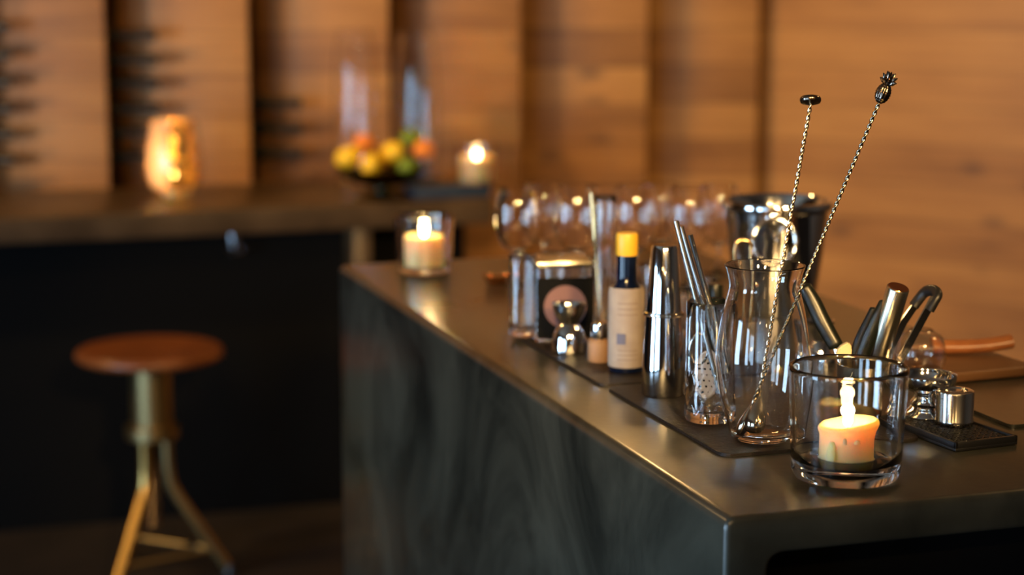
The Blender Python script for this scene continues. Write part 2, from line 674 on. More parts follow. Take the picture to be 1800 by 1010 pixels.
for a, b in zip(rv, rv[1:]):
    for i in range(len(sec)):
        j = (i + 1) % len(sec)
        bm.faces.new((a[i], b[i], b[j], a[j]))
bm.faces.new(rv[0])
bm.faces.new(list(reversed(rv[-1])))
link('shell', bm, M['slate'], t, angle=50)
link('dark_hollow', box(bmesh.new(), SH + 0.001, wx - SH - 0.001, 0.10, ly - 0.10, 0.002, BAR - TH - 0.001), M['black'], t, smooth=False)  # black block added for the shade in the open hollow of the shell

# ------------------------------------------------------------------ bar stool
sp_ = at(267, 612, BAR)  # only for direction
SD = 4.98
sc0 = at_d(263, 611, SD)
SX, SY, SZ = sc0.x, sc0.y, sc0.z
ps = SD * 1.0 / F * 1.0
pxm = depth((SX, SY, SZ)) / F
t = empty('bar_stool', (SX, SY, 0), 'backless bar stool with round reddish wooden seat on splayed brass legs', 'stool')
R = 129 * pxm
th = 0.031
pr = [(0, SZ - th), (R * 0.80, SZ - th), (R * 0.93, SZ - th + 0.004), (R * 0.985, SZ - th * 0.72), (R, SZ - th * 0.45), (R * 0.985, SZ - th * 0.18), (R * 0.95, SZ - 0.003), (R * 0.90, SZ), (R * 0.5, SZ - 0.002), (0, SZ - 0.003)]
link('seat', lathe(bmesh.new(), smooth_prof(pr, 3), 72), M['seat_wood'], t)
zc = lambda y: at_d(266, y, SD).z
rc = 36 * pxm
link('seat_plate', lathe(bmesh.new(), [(0, SZ - th - 0.001), (rc * 1.5, SZ - th - 0.001), (rc * 1.5, SZ - th - 0.007), (0, SZ - th - 0.007)], 48), M['shaded_brass'], t)
link('column', lathe(bmesh.new(), [(0, zc(745)), (rc, zc(745)), (rc, SZ - th - 0.0075), (0, SZ - th - 0.0075)], 48), M['shaded_brass'], t)
link('collar', lathe(bmesh.new(), smooth_prof([(0, zc(768)), (rc * 1.18, zc(768)), (rc * 1.3, zc(763)), (rc * 1.3, zc(752)), (rc * 1.18, zc(746)), (0, zc(746))], 3), 48), M['shaded_brass'], t)
bm = bmesh.new()
zt, zb = zc(768) - 0.0005, zc(925)
prr = [(0, zt)]
nn = 70
for k in range(nn + 1):
    prr.append((0.0135 + (0.0022 if k % 2 else 0), zt + (zb - zt) * k / nn))
prr.append((0, zb))
link('threaded_rod', lathe(bm, prr, 20), M['dark_steel'], t)
zk = zc(858)
zq = zc(1010)
rl = 0.0150
ts = 24 * pxm
tk = 31 * pxm
tq = 132 * pxm
slope = (tq - tk) / (zk - zq)
tf = tk + slope * (zk - 0.006)
AZ = (6, 124, 246)
for k, a in enumerate(AZ):
    a = math.radians(a) - YAW
    d = V((math.cos(a), math.sin(a), 0))
    pts = [d * ts + V((0, 0, zt - 0.0005)), d * (ts + 0.001) + V((0, 0, (zt + zk) / 2)), d * (tk - 0.004) + V((0, 0, zk + 0.02)), d * (tk + 0.003) + V((0, 0, zk)), d * (tk + slope * 0.03) + V((0, 0, zk - 0.03)), d * tf + V((0, 0, 0.006))]
    lg = link('leg', tube(bmesh.new(), pts, rl, 16), M['brass'] if k == 2 else M['shaded_brass'], t)  # front leg takes the lit copy of the brass, the others the shaded one
    link('foot', lathe(bmesh.new(), [(0, 0), (0.022, 0), (0.022, 0.01), (0.013, 0.03), (0, 0.03)], 20, Matrix.Translation(d * tf)), M['rubber'], lg)
zr = zc(968)
rr_ = tk + slope * (zk - zr)
for k in range(3):
    a0, a1 = [math.radians(AZ[q % 3]) - YAW for q in (k, k + 1)]
    link('footrest', tube(bmesh.new(), [V((rr_ * math.cos(a0), rr_ * math.sin(a0), zr)), V((rr_ * math.cos(a1), rr_ * math.sin(a1), zr))], 0.008, 12), M['shaded_brass'], t)

# ------------------------------------------------------------------ wine bottles in the recesses of the plank wall
def bottle_bm():
    L = 0.30
    o = [(0, 0), (0.034, 0), (0.037, 0.004), (0.037, 0.138), (0.034, 0.152), (0.024, 0.168), (0.0155, 0.180), (0.0135, 0.20), (0.0130, 0.285), (0.0142, 0.286), (0.0142, 0.300), (0.0120, 0.301), (0, 0.301)]
    return lathe(bmesh.new(), o, 28)
first = None
rows = {2: [47, 97, 145, 192, 236, 282], 3: [62, 106, 148, 192, 234, 276], 4: [181, 225, 268]}
tipx = {2: 20, 3: 276, 4: 527}
word = {2: 'leftmost recess of the plank wall, cut by the photo edge', 3: 'recess above the gold candle glass', 4: 'recess left of the fruit bowl'}
ordw = ['topmost', 'second from top', 'third from top', 'fourth from top', 'fifth from top', 'lowest']
for i, ys in rows.items():
    # bottles lie parallel to the panel they start behind, its right edge at x1
    x1 = EX[i - 1] if i - 1 >= 0 else EX[0]
    ax = V((ca, -sa, 0))
    nb = V((sa, ca, 0))
    st0 = V((x1, YW, 0)) + nb * 0.066
    tip = at_y(tipx[i], 190, YW + 0.03)
    s_tip = (tip.x - st0.x) / ax.x
    for j, y in enumerate(ys):
        D = YW
        z = at_y(tipx[i] - 30, y, YW + 0.04).z
        pos = st0 + ax * (s_tip - 0.301)
        ow = ordw[j] if len(ys) > 3 else ['topmost', 'middle', 'lowest'][j]
        lab = 'dark wine bottle neck, %s in the %s' % (ow, {2: 'recess at the leftmost photo edge', 3: 'recess above the gold candle glass', 4: 'recess beside the fruit'}[i])
        if first is None:
            o = empty('wine_bottle', (0, 0, 0), lab, 'bottle', 'wine bottles lying in the wall recesses')
            bb = link('glass_body', bottle_bm(), M['green_bottle'], o)
            link('capsule', lathe(bmesh.new(), [(0.0140, 0.245), (0.0140, 0.2855), (0.0152, 0.2856), (0.0152, 0.3015), (0.0125, 0.3022), (0, 0.3022)], 24), M['black_gloss'], o)
            first = o
        else:
            o = copy_tree(first, (0, 0, 0), lab)
        o.location = (pos.x, pos.y, z)
        o.rotation_euler = (0, PI / 2, -TILT)


# ------------------------------------------------------------------ candles
def flame_parts(parent, z, h=0.03, r=0.0052, lean=0.0, power=0.5):
    bm = bmesh.new()
    pr = [(0, 0), (r * 0.6, h * 0.06), (r * 0.95, h * 0.18), (r, h * 0.3), (r * 0.78, h * 0.5), (r * 0.42, h * 0.72), (r * 0.16, h * 0.9), (0, h)]
    lathe(bm, smooth_prof(pr, 4), 20, Matrix.Translation((0, 0, z + 0.004)), lambda rr, zz, a, i: (rr, zz))
    for v in bm.verts:
        v.co.x += lean * (v.co.z - z) ** 2 / h
    f = link('flame', bm, M['flame'], parent)
    link('wick', tube(bmesh.new(), [(0, 0, z - 0.002), (0.0004, 0, z + 0.004), (0.0014, 0, z + 0.0085)], 0.0009, 8), M['wick'], parent)
    l = bpy.data.lights.new('candle_light', 'POINT')
    l.energy = power
    l.color = (1.0, 0.64, 0.30)
    l.shadow_soft_size = 0.007
    lo = bpy.data.objects.new('candle_light', l)
    COL.objects.link(lo)
    lo.parent = parent
    lo.location = (0, 0, z + 0.004 + h * 0.55)
    return f


def candle_wob(amp, hz_):
    def f(r, z, a, i):
        n1 = mnoise.noise(V((math.cos(a) * 1.3, math.sin(a) * 1.3, z * 22)))
        n2 = mnoise.noise(V((math.cos(a) * 1.1 + 5, math.sin(a) * 1.1, 3.0)))
        return r * (1 + amp * n1), z + hz_ * n2 * max(0, min(1, z / 0.03))
    return f


# the big glass with the melted candle, nearest on the bar
g0 = at(1486, 838)
t = empty('candle_glass', g0, 'heavy clear glass tumbler on the bar corner, around a lit melted candle', 'candle holder')
out = prof(g0, [(93, 838), (95.5, 822), (99, 760), (102.5, 700), (105.2, 646)])
H0 = out[0][1]
out = [(r, z - H0) for r, z in out]
FL = 0.019
link('glass_wall', lathe(bmesh.new(), vessel(out, 0.0048, FL, 0.007), 128), M['glass'], t)
GTOP = out[-1][1]
cpos = at(1489, 826, BAR + FL)
t = empty('pillar_candle', V((g0.x + 0.001, g0.y + 0.001, BAR + FL + 0.0004)), 'short melted cream pillar candle, lit, inside the heavy tumbler at the bar corner', 'candle')
pm = depth(g0) / F
rc_, hc = 48 * pm, 62 * pm
cp = [(0, 0), (rc_ * 0.98, 0), (rc_, 0.002), (rc_ * 1.0, hc * 0.4), (rc_ * 1.01, hc * 0.75), (rc_ * 1.06, hc * 0.9), (rc_ * 1.07, hc * 1.0), (rc_ * 0.97, hc * 1.08), (rc_ * 0.84, hc * 1.04), (rc_ * 0.6, hc * 0.90), (rc_ * 0.3, hc * 0.82), (0, hc * 0.80)]


def hero_wob(r, z, a, i):
    # overhanging lobe to the right, a low lip to the left
    side = math.cos(a - math.radians(-25))
    k = max(0, (z - hc * 0.6) / (hc * 0.45))
    n1 = mnoise.noise(V((math.cos(a) * 1.5, math.sin(a) * 1.5, z * 30)))
    rr = r * (1 + 0.03 * n1 + (0.10 * k * max(0, side) ** 2 if r > rc_ * 0.8 else 0))
    zz = z + k * (0.0035 * side + 0.0015 * n1)
    return rr, zz


link('wax_body', lathe(bmesh.new(), smooth_prof(cp, 4), 72, None, hero_wob), M['wax'], t)
# drips frozen down the side, and a thin curl of wax standing at the foot
for px, y0, y1, r_ in ((1457, 786, 836, 9.5), (1477, 778, 790, 3.6), (1499, 781, 789, 5.6)):
    aa = (px - 1489) / 50.0
    ang = -PI / 2 - YAW + math.asin(max(-0.95, min(0.95, aa)))
    q = V((math.cos(ang), math.sin(ang), 0)) * rc_ * 1.03
    za = (826 - y0) * pm + 0.0
    zb_ = max(0.0015, (826 - y1) * pm)
    pts = [q + V((0, 0, za + (zb_ - za) * s / 8)) for s in range(9)]
    rads = [r_ * pm * (0.35, 0.62, 0.78, 0.86, 0.92, 0.97, 1.0, 1.05, 0.75)[s] for s in range(9)]
    if px == 1457:
        pts = [p + V((math.cos(ang), math.sin(ang), 0)) * 0.002 * (s / 8) for s, p in enumerate(pts)]
    link('wax_drip', tube(bmesh.new(), pts, rads, 16, flat=0.6, nrm=q.normalized()), M['wax'], t)
flame_parts(t, hc * 0.80, 0.031, 0.0050, 0.12, 0.95)


def tumbler(name, base, outer_px, wall, floor_t, label, cat, group=None, mat='glass', seg=72, part='glass_wall', br=0.003):
    t = empty(name, base, label, cat, group)
    out = prof(base, outer_px)
    h0 = out[0][1]
    out = [(r, z - h0) for r, z in out]
    link(part, lathe(bmesh.new(), vessel(out, wall, floor_t, br), seg), M[mat], t)
    return t, out


def votive(base, rpx, hpx, z0, flame_h, label, power):
    t = empty('votive_candle', V((base.x, base.y, z0)), label, 'candle')
    pm = depth(base) / F
    r, h = rpx * pm, hpx * pm
    pr = [(0, 0), (r * 0.96, 0), (r, 0.002), (r, h * 0.5), (r * 1.02, h * 0.93), (r * 0.96, h), (r * 0.84, h * 0.97), (r * 0.5, h * 0.88), (0, h * 0.86)]
    link('wax_body', lathe(bmesh.new(), smooth_prof(pr, 3), 48, None, candle_wob(0.03, 0.004)), M['wax'], t)
    flame_parts(t, h * 0.86, flame_h, 0.0058, 0, power)
    return t


# the far candle on the bar
b1 = at(746, 478)
tumbler('votive_glass', b1, [(46, 478), (48, 460), (51, 410), (53, 380)], 0.0035, 0.010, 'clear glass votive at the far end of the bar, holding a lit candle', 'candle holder')
votive(b1, 35, 54, BAR + 0.0106, 0.030, 'lit cream candle in the clear votive at the far bar end', 0.55)

# small votive on the blue box on the wall counter
CB = BACK
bx0 = at(684, 343, CB)
bx1 = at(866, 343, CB)
bd = (bx0 + bx1) / 2
bm = box(bmesh.new(), -0.118, 0.118, 0.0, 0.14, 0, 0.034, 0.003)
o = link('flat_box', bm, M['blue_box'])
o.location = (at_y(797, 343, CYF + 0.05).x, CYF + 0.05, CB + 0.0005)
tag(o, 'flat dark blue box on the wall counter, under the small votive', 'box')
b2 = V((at_y(838, 318, CYF + 0.11).x, CYF + 0.11, CB + 0.035))
tumbler('votive_glass', b2, [(33, 318), (35, 300), (36, 270), (36, 250)], 0.003, 0.008, 'small clear votive glass on the flat blue box by the plank wall', 'candle holder')
votive(b2, 29, 42, CB + 0.0435, 0.026, 'lit cream candle in the small votive on the blue box', 0.5)

# gold candle glass on the wall counter
b3 = at(306, 350, CB)
t, out3 = tumbler('stemless_glass', b3, [(26, 352), (38, 340), (49, 315), (51.5, 292), (48, 255), (42, 215)], 0.0022, 0.006, 'rounded clear stemless glass with a gold-lined candle cup on the left counter', 'candle holder', seg=64)
pr = [(r - 0.012, z) for r, z in smooth_prof(out3, 5) if 0.030 < z and r > 0.02]
cup = pr + [(r - 0.0008, z) for r, z in reversed(pr)]


def arc_shell(pf, a0, a1, n):
    bm = bmesh.new()
    cols = []
    for k in range(n + 1):
        a = a0 + (a1 - a0) * k / n
        cols.append([bm.verts.new((r * math.cos(a), r * math.sin(a), z)) for r, z in pf])
    for a, b in zip(cols, cols[1:]):
        for q in range(len(pf)):
            q2 = (q + 1) % len(pf)
            bm.faces.new((a[q], b[q], b[q2], a[q2]))
    bm.faces.new(cols[0])
    bm.faces.new(list(reversed(cols[-1])))
    return bm


# crackled gold lining: cover part of the wall, leaving the left side to the cream lining
m, nt, bb = new_mat('gold_lining')
bb.inputs['Base Color'].default_value = (1.0, 0.74, 0.32, 1)
bb.inputs['Metallic'].default_value = 1.0
bb.inputs['Roughness'].default_value = 0.22
tc = nt.nodes.new('ShaderNodeTexCoord')
vo = nt.nodes.new('ShaderNodeTexVoronoi')
vo.inputs['Scale'].default_value = 75
nt.links.new(tc.outputs['Object'], vo.inputs['Vector'])
mr = nt.nodes.new('ShaderNodeMapRange')
mr.inputs[1].default_value, mr.inputs[2].default_value = 0.32, 0.36
nt.links.new(vo.outputs['Distance'], mr.inputs[0])
trn = nt.nodes.new('ShaderNodeBsdfTransparent')
trn.inputs[0].default_value = (1.0, 0.92, 0.7, 1)
mx = nt.nodes.new('ShaderNodeMixShader')
nt.links.new(mr.outputs[0], mx.inputs[0])
nt.links.new(bb.outputs[0], mx.inputs[2])
nt.links.new(trn.outputs[0], mx.inputs[1])
nt.links.new(mx.outputs[0], nt.nodes['Material Output'].inputs[0])
M['gold_lining'] = m
m = bpy.data.materials.new('cream_reflection')
m.use_nodes = True
nt = m.node_tree
nt.nodes.remove(nt.nodes['Principled BSDF'])
n1, n2, n3 = nt.nodes.new('ShaderNodeBsdfTranslucent'), nt.nodes.new('ShaderNodeBsdfDiffuse'), nt.nodes.new('ShaderNodeMixShader')
n1.inputs[0].default_value = (0.95, 0.80, 0.60, 1)
n2.inputs[0].default_value = (0.85, 0.78, 0.66, 1)
n3.inputs[0].default_value = 0.4
nt.links.new(n1.outputs[0], n3.inputs[1])
nt.links.new(n2.outputs[0], n3.inputs[2])
nt.links.new(n3.outputs[0], nt.nodes['Material Output'].inputs[0])
M['cream_reflection'] = m
link('gold_lining', arc_shell(cup, -PI / 2 - YAW - 0.05, PI / 2 - YAW + 0.3, 60), M['gold_lining'], t)
link('reflection_lining', arc_shell(cup, PI / 2 - YAW + 0.32, 3 * PI / 2 - YAW - 0.07, 60), M['cream_reflection'], t)  # added cream lining, stands for the window's reflection on the left half
ct = empty('pillar_candle', V((b3.x, b3.y, CB + 0.0075)), 'short lit cream candle inside the gold-lined glass on the left counter', 'candle')
link('wax_body', lathe(bmesh.new(), smooth_prof([(0, 0), (0.030, 0), (0.0305, 0.002), (0.0305, 0.045), (0.029, 0.049), (0.013, 0.046), (0, 0.045)], 3), 40), M['wax'], ct)
flame_parts(ct, 0.045, 0.028, 0.0050, 0, 1.5)

# chrome hook under the wall counter
hp = at_y(413, 430, CYF + 0.095)
t = empty('coat_hook', hp, 'small chrome hook under the edge of the wall counter', 'hook')
link('back_plate', box(bmesh.new(), -0.011, 0.011, 0.012, 0.0245, -0.032, 0.036, 0.004, 3), M['chrome'], t)
pts = [V((0, 0.014, -0.01)), V((0, -0.006, -0.018)), V((0, -0.024, -0.018)), V((0, -0.034, -0.006)), V((0, -0.034, 0.010))]
link('hook_arm', tube(bmesh.new(), pts, [0.007, 0.0075, 0.0075, 0.0085, 0.011], 14), M['chrome'], t)
for s in (-1, 1):
    link('side_prong', tube(bmesh.new(), [V((0, 0.008, -0.012)), V((s * 0.018, -0.004, -0.02)), V((s * 0.027, -0.012, -0.004))], [0.005, 0.005, 0.008], 12), M['chrome'], t)

# ------------------------------------------------------------------ tall vases and the fruit bowl
def dfl(px, py, Y):
    p = at_y(px, py, Y)
    return V((p.x, Y, CB))


v1 = dfl(626, 345, CYF + 0.40)
tumbler('tall_vase', v1, [(30, 340), (33, 325), (38, 250), (39, 180), (35, 110), (29, 66)], 0.003, 0.012, 'tall slender clear glass vase behind the fruit, the left one of two', 'vase', 'tall glass vases', seg=56)
v2 = dfl(735, 345, CYF + 0.40)
tumbler('tall_vase', v2, [(30, 338), (34, 322), (39, 250), (39, 180), (34, 110), (28, 68)], 0.003, 0.012, 'tall slender clear glass vase behind the fruit, the right one of two', 'vase', 'tall glass vases', seg=56)
fb_ = dfl(672, 352, CYF + 0.12)
fbz = V((fb_.x, fb_.y, CB))
pmb = depth(fbz) / F
t = empty('fruit_bowl', fbz, 'dark footed glass bowl heaped with citrus on the wall counter', 'bowl')
bowl = [(0, 0), (46 * pmb, 0), (47 * pmb, 0.004), (24 * pmb, 0.010), (14 * pmb, 0.02), (14 * pmb, 0.034), (40 * pmb, 0.043), (66 * pmb, 0.060), (82 * pmb, 0.085), (84.5 * pmb, 0.088), (83.5 * pmb, 0.0905), (79 * pmb, 0.087), (63 * pmb, 0.066), (38 * pmb, 0.050), (0, 0.045)]
M['smoke'] = glass('smoke', (0.55, 0.55, 0.36), 1.45)
link('glass_bowl', lathe(bmesh.new(), bowl, 64), M['smoke'], t)


def fruit(kind, loc, r, rot, label, leaf=False):
    el = {'lemon': 1.28, 'orange': 0.98, 'lime': 1.12}[kind]
    o = empty(kind, loc, label, kind, 'citrus fruit in the bowl', rot)
    pr = []
    for k in range(17):
        a = -PI / 2 + PI * k / 16
        rr, zz = r * math.cos(a), r * el * math.sin(a)
        if kind != 'orange' and k in (0, 16):
            zz *= 1.10
        pr.append((rr if 0 < k < 16 else 0, zz))
    link('peel', lathe(bmesh.new(), pr, 28), M[kind], o, angle=None)
    link('stem_end', lathe(bmesh.new(), [(0, r * el * 1.0), (0.0035, r * el * 1.0), (0.003, r * el * 1.0 + (0.012 if kind != 'orange' else 0.002)), (0, r * el + (0.012 if kind != 'orange' else 0.002))], 10), M['leaf'], o)
    return o


def fp(px, py, dy):
    return at_y(px, py, fb_.y + dy)


fruits = [
    ('lemon', 613, 276, -0.02, 0.031, (0.3, 1.2, 0.2), 'yellow lemon at the left edge of the fruit bowl'),
    ('orange', 640, 252, 0.03, 0.031, (0, 0, 0), 'orange at the top left of the fruit heap'),
    ('lemon', 652, 290, -0.060, 0.028, (0.2, 0.2, 0.6), 'small lemon low at the front of the heap, left of the lime'),
    ('lemon', 690, 268, -0.02, 0.031, (1.2, 0.3, 0.5), 'yellow lemon in the middle of the fruit heap'),
    ('lime', 716, 293, -0.055, 0.026, (0.4, 1.3, 0.9), 'green lime at the front of the heap, right of the small lemon'),
    ('orange', 745, 264, -0.01, 0.032, (0.4, 0.3, 0), 'orange at the right edge of the fruit heap'),
    ('lime', 722, 243, 0.045, 0.028, (0.4, 1.3, 0.2), 'green lime at the top back of the fruit heap'),
    ('orange', 672, 276, 0.06, 0.029, (0.4, 0.3, 0), 'orange at the back of the bowl behind the middle lemon'),
]
for kind, px, py, dy, r, rot, lab in fruits:
    fruit(kind, fp(px, py, dy), r, rot, lab)

# ------------------------------------------------------------------ mats on the bar
def poly_mat(name, pxs, z0, th_, rr, mat, label, cat, loc0=None):
    pts = [at(x, y, z0) for x, y in pxs]
    c = pts[0]
    poly = arc_round([V((p.x - c.x, p.y - c.y)) for p in pts], rr, 6)
    o = link(name, prism(bmesh.new(), poly, 0, th_, 0.0006), mat)
    o.location = (c.x, c.y, z0 + 0.0003)
    return tag(o, label, cat)


mA = at(1283, 803)
x0m, y0m = at(1066, 684).x - 0.001, mA.y - 0.002
xr = at(1615, 772).x
yb = at(1066, 684).y


def rect_mat(name, x0, x1, y0, y1, th_, rr, mat, label, cat, z=BAR):
    poly = arc_round([V((0, 0)), V((x1 - x0, 0)), V((x1 - x0, y1 - y0)), V((0, y1 - y0))], rr, 6)
    o = link(name, prism(bmesh.new(), poly, 0, th_, min(0.0008, th_ * 0.3)), mat)
    o.location = (x0, y0, z + 0.0003)
    return tag(o, label, cat)


MT = 0.0035
rect_mat('service_mat', x0m, xr, y0m, yb, MT, 0.016, M['mat'], 'dark leather mat under the carafe, shaker and straw glass', 'mat')
y2 = at(915, 588).y
rect_mat('service_mat', x0m - 0.002, xr, yb + 0.012, y2, MT, 0.012, M['mat'], 'dark leather mat under the paper-labelled bottle, farther down the bar', 'mat')
MZ = BAR + MT + 0.0008

# perforated black drip mat
A = at(1680, 782, BAR + 0.008)
Bq = at(1789, 769, BAR + 0.008)
Cq = at(1590, 733, BAR + 0.008)
wv = (Bq - A)
lv = (Cq - A)
wl = wv.length
ll = lv.length
ang = math.atan2(wv.y, wv.x)
lv2 = V((-math.sin(ang), math.cos(ang), 0)) * ll * 0.98
t = empty('drip_mat', V((A.x, A.y, BAR + 0.0005)), 'small black perforated rubber drip mat under the steel cap and footed dish', 'mat', rot=(0, 0, ang))
bm = bmesh.new()
box(bm, 0, wl, 0, ll, 0, 0.0035, 0.0008)
rim = 0.004
box(bm, 0, wl, 0, rim, 0.003, 0.010, 0.0008)
box(bm, 0, wl, ll - rim, ll, 0.003, 0.010, 0.0008)
box(bm, 0, rim, 0, ll, 0.003, 0.010, 0.0008)
box(bm, wl - rim, wl, 0, ll, 0.003, 0.010, 0.0008)
link('tray', bm, M['rubber'], t)
bm = bmesh.new()
st_ = 0.0088
nx, ny = int((wl - 2 * rim) / st_), int((ll - 2 * rim) / st_)
for i in range(nx):
    for j in range(ny):
        cx_ = rim + (wl - 2 * rim) * (i + 0.5) / nx
        cy_ = rim + (ll - 2 * rim) * (j + 0.5) / ny
        lathe(bm, [(0.0042, 0.0036), (0.0040, 0.0078), (0.0028, 0.0078), (0.0026, 0.0036)], 10, Matrix.Translation((cx_, cy_, 0)))
link('nubs', bm, M['rubber'], t)
DZ = BAR + 0.0088

# second dark mat to the right, under the cutting board side
q0 = at(1716, 735)
rect_mat('service_mat', q0.x + 0.010, BX1 - 0.02, q0.y - 0.055, q0.y + 0.165, 0.004, 0.008, M['slate'], 'dark slate-grey mat with black edge behind the drip mat at the right', 'mat')

# ------------------------------------------------------------------ the carafe
cb = at(1338, 770, MZ)
t, o_ = tumbler('carafe', cb, [(50, 770), (55, 762), (61, 742), (74, 695), (82.5, 640), (82.5, 612), (74, 555), (64.5, 515), (62.5, 500), (66, 482), (71, 466)], 0.0020, 0.006, 'clear hourglass-necked mixing carafe holding two twisted bar spoons', 'carafe', mat='thin_glass', seg=112)
CW = 0.0022


# twisted bar spoons
def twisted_bm(a, b, r, pitch, lobes=2, seg=14, k=0.34):
    a, b = V(a), V(b)
    L = (b - a).length
    n = int(L / (pitch / 16))
    bm = bmesh.new()
    q = (b - a).to_track_quat('Z', 'Y').to_matrix()
    prev = None
    for i in range(n + 1):
        s = L * i / n
        tw = 2 * PI * s / pitch
        ring = []
        for j in range(seg):
            an = 2 * PI * j / seg
            rr = r * (1 + k * math.cos(lobes * (an - tw)))
            ring.append(bm.verts.new(a + q @ V((rr * math.cos(an), rr * math.sin(an), s))))
        if prev:
            for j in range(seg):
                j2 = (j + 1) % seg
                bm.faces.new((prev[j], ring[j], ring[j2], prev[j2]))
        else:
            bm.faces.new(ring)
        prev = ring
    bm.faces.new(list(reversed(prev)))
    return bm


def spoon(label, lo, hi, bowl_r, bowl_l, flat, finial, mat, r=0.0018, pitch=0.0145):
    lo, hi = V(lo), V(hi)
    t = empty('bar_spoon', lo, label, 'bar spoon')
    d = (hi - lo).normalized()
    L = (hi - lo).length
    z = V((0, 0, 0))
    link('twisted_shaft', twisted_bm(d * bowl_l * 0.93, d * L, r, pitch), mat, t, angle=None)
    # pear-shaped weight / bowl at the lower end
    pr = [(0, 0), (bowl_r * 0.55, bowl_l * 0.035), (bowl_r * 0.9, bowl_l * 0.13), (bowl_r, bowl_l * 0.25), (bowl_r * 0.9, bowl_l * 0.42), (bowl_r * 0.6, bowl_l * 0.62), (bowl_r * 0.3, bowl_l * 0.82), (r * 1.1, bowl_l * 0.98), (0, bowl_l)]
    bm = lathe(bmesh.new(), smooth_prof(pr, 5), 36)
    for v in bm.verts:
        v.co.y *= flat
    bmesh.ops.transform(bm, matrix=axis_m(z, d), verts=bm.verts)
    link('bowl', bm, M['spoon_end'], t, angle=None)
    finial(t, d, d * L)
    return t


M['spoon_end'] = pbr('spoon_end', (0.60, 0.52, 0.40), 0.13, 1.0)


def disc_finial(t, d, p):
    pr = [(0, 0), (0.004, 0), (0.0105, 0.0022), (0.0115, 0.004), (0.0115, 0.0065), (0.0105, 0.008), (0, 0.0082)]
    m = axis_m(p - d * 0.001, p + (d + V((-0.15, 0.35, 0)) * 0.6))
    link('disc_end', lathe(bmesh.new(), pr, 36, m), M['dark_steel'], t)


def pineapple_finial(t, d, p):
    Lp, rp = 0.0225, 0.0074

    def wob(r, z, a, i):
        k = 1 + 0.13 * math.cos(a * 6 + z * 1100) * math.cos(a * 6 - z * 1100)
        return r * k, z
    pr = []
    for i in range(29):
        a = -PI / 2 + PI * i / 28
        pr.append((rp * math.cos(a) if 0 < i < 28 else 0, Lp / 2 + Lp / 2 * math.sin(a)))
    m = axis_m(p - d * 0.0005, p + d)
    link('pineapple_body', lathe(bmesh.new(), pr, 48, m, wob), M['dark_steel'], t, angle=None)
    bm = bmesh.new()
    for ring, (n, tilt, ln) in enumerate(((8, 62, 0.0085), (7, 38, 0.0105), (5, 14, 0.0115))):
        for k in range(n):
            a = 2 * PI * (k + ring * 0.5) / n
            tl = math.radians(tilt)
            b0 = V((0.0018 * math.cos(a), 0.0018 * math.sin(a), Lp - 0.0012 + ring * 0.001))
            dr = V((math.sin(tl) * math.cos(a), math.sin(tl) * math.sin(a), math.cos(tl)))
            tube(bm, [m @ b0, m @ (b0 + dr * ln * 0.45), m @ (b0 + dr * ln * 0.8 + V((0, 0, 0.0008))), m @ (b0 + dr * ln)], [0.0013, 0.0019, 0.0012, 0.0003], 6)
    link('crown_leaves', bm, M['dark_steel'], t)


Dc = dist(cb)
# left spoon: disc end up, pear weight standing on the carafe floor
loA = at_d(1322, 773, Dc - 0.012)
loA.z = MZ + 0.0085
hiA = at_d(1425, 182, Dc + 0.055)
spoon('twisted bar spoon with a flat disc end, the more upright one in the carafe', loA, hiA, 21.5 * pm * 1.06, 82 * pm, 0.8, disc_finial, M['spoon_steel'], 0.0018, 0.0175)
loB = at_d(1299, 764, Dc - 0.004)
hiB = at_d(1545, 181, Dc - 0.03)
spoon('twisted bar spoon topped by a pineapple, leaning out of the carafe to the right', loB, hiB, 14 * pm, 78 * pm, 0.8, pineapple_finial, M['spoon_dark'], 0.0017, 0.0145)

# ------------------------------------------------------------------ cut-glass tumbler with straws and strainer
tb = at(1245, 738, MZ)
t = empty('cut_glass', tb, 'tall cut-crystal glass left of the carafe, holding metal straws and a strainer', 'glass')
out = prof(tb, [(41, 738), (42.5, 724), (42, 640), (41.5, 530)])
out = [(r, z - out[0][1]) for r, z in out]
zc0, zc1 = out[0][1] + 0.012, out[0][1] + 0.062


def cutwob(r, z, a, i):
    if r > out[0][0] * 0.97 and zc0 < z < zc1:
        u = (z - zc0) / (zc1 - zc0)
        s1 = abs(math.sin(a * 5 + u * PI * 1.5))
        s2 = abs(math.sin(a * 5 - u * PI * 1.5))
        k = min(1.0, min(s1, s2) / 0.16)
        return r - 0.0009 * (1 - k), z
    return r, z


vp = vessel([(out[0][0], out[0][1]), (out[1][0], out[1][1])] + [(out[1][0] + (out[2][0] - out[1][0]) * k / 10, out[1][1] + (out[2][1] - out[1][1]) * k / 10) for k in range(1, 11)] + [out[3]], 0.0028, 0.012, 0.004, 3)
link('glass_wall', lathe(bmesh.new(), vp, 140, None, cutwob), M['glass'], t, angle=50)
TD = dist(tb)
# straws / picks
for k, (xa, ya, xb, yb_, da, db, lab) in enumerate((
        (1265, 690, 1188, 388, -0.010, 0.010, 'thin steel straw in the cut glass, tallest of three'),
        (1272, 655, 1197, 398, 0.012, 0.028, 'thin steel straw in the cut glass, just behind the tallest'),
        (1279, 650, 1213, 412, 0.016, 0.006, 'thin steel straw in the cut glass, the rightmost and shortest of three'))):
    a, b_ = at_d(xa, ya, TD + da), at_d(xb, yb_, TD + db)
    o = link('straw', tube(bmesh.new(), [V((0, 0, 0)), b_ - a], 0.0030, 14, caps=True), M['steel'])
    o.location = a
    tag(o, lab, 'straw', 'metal straws in the cut glass')
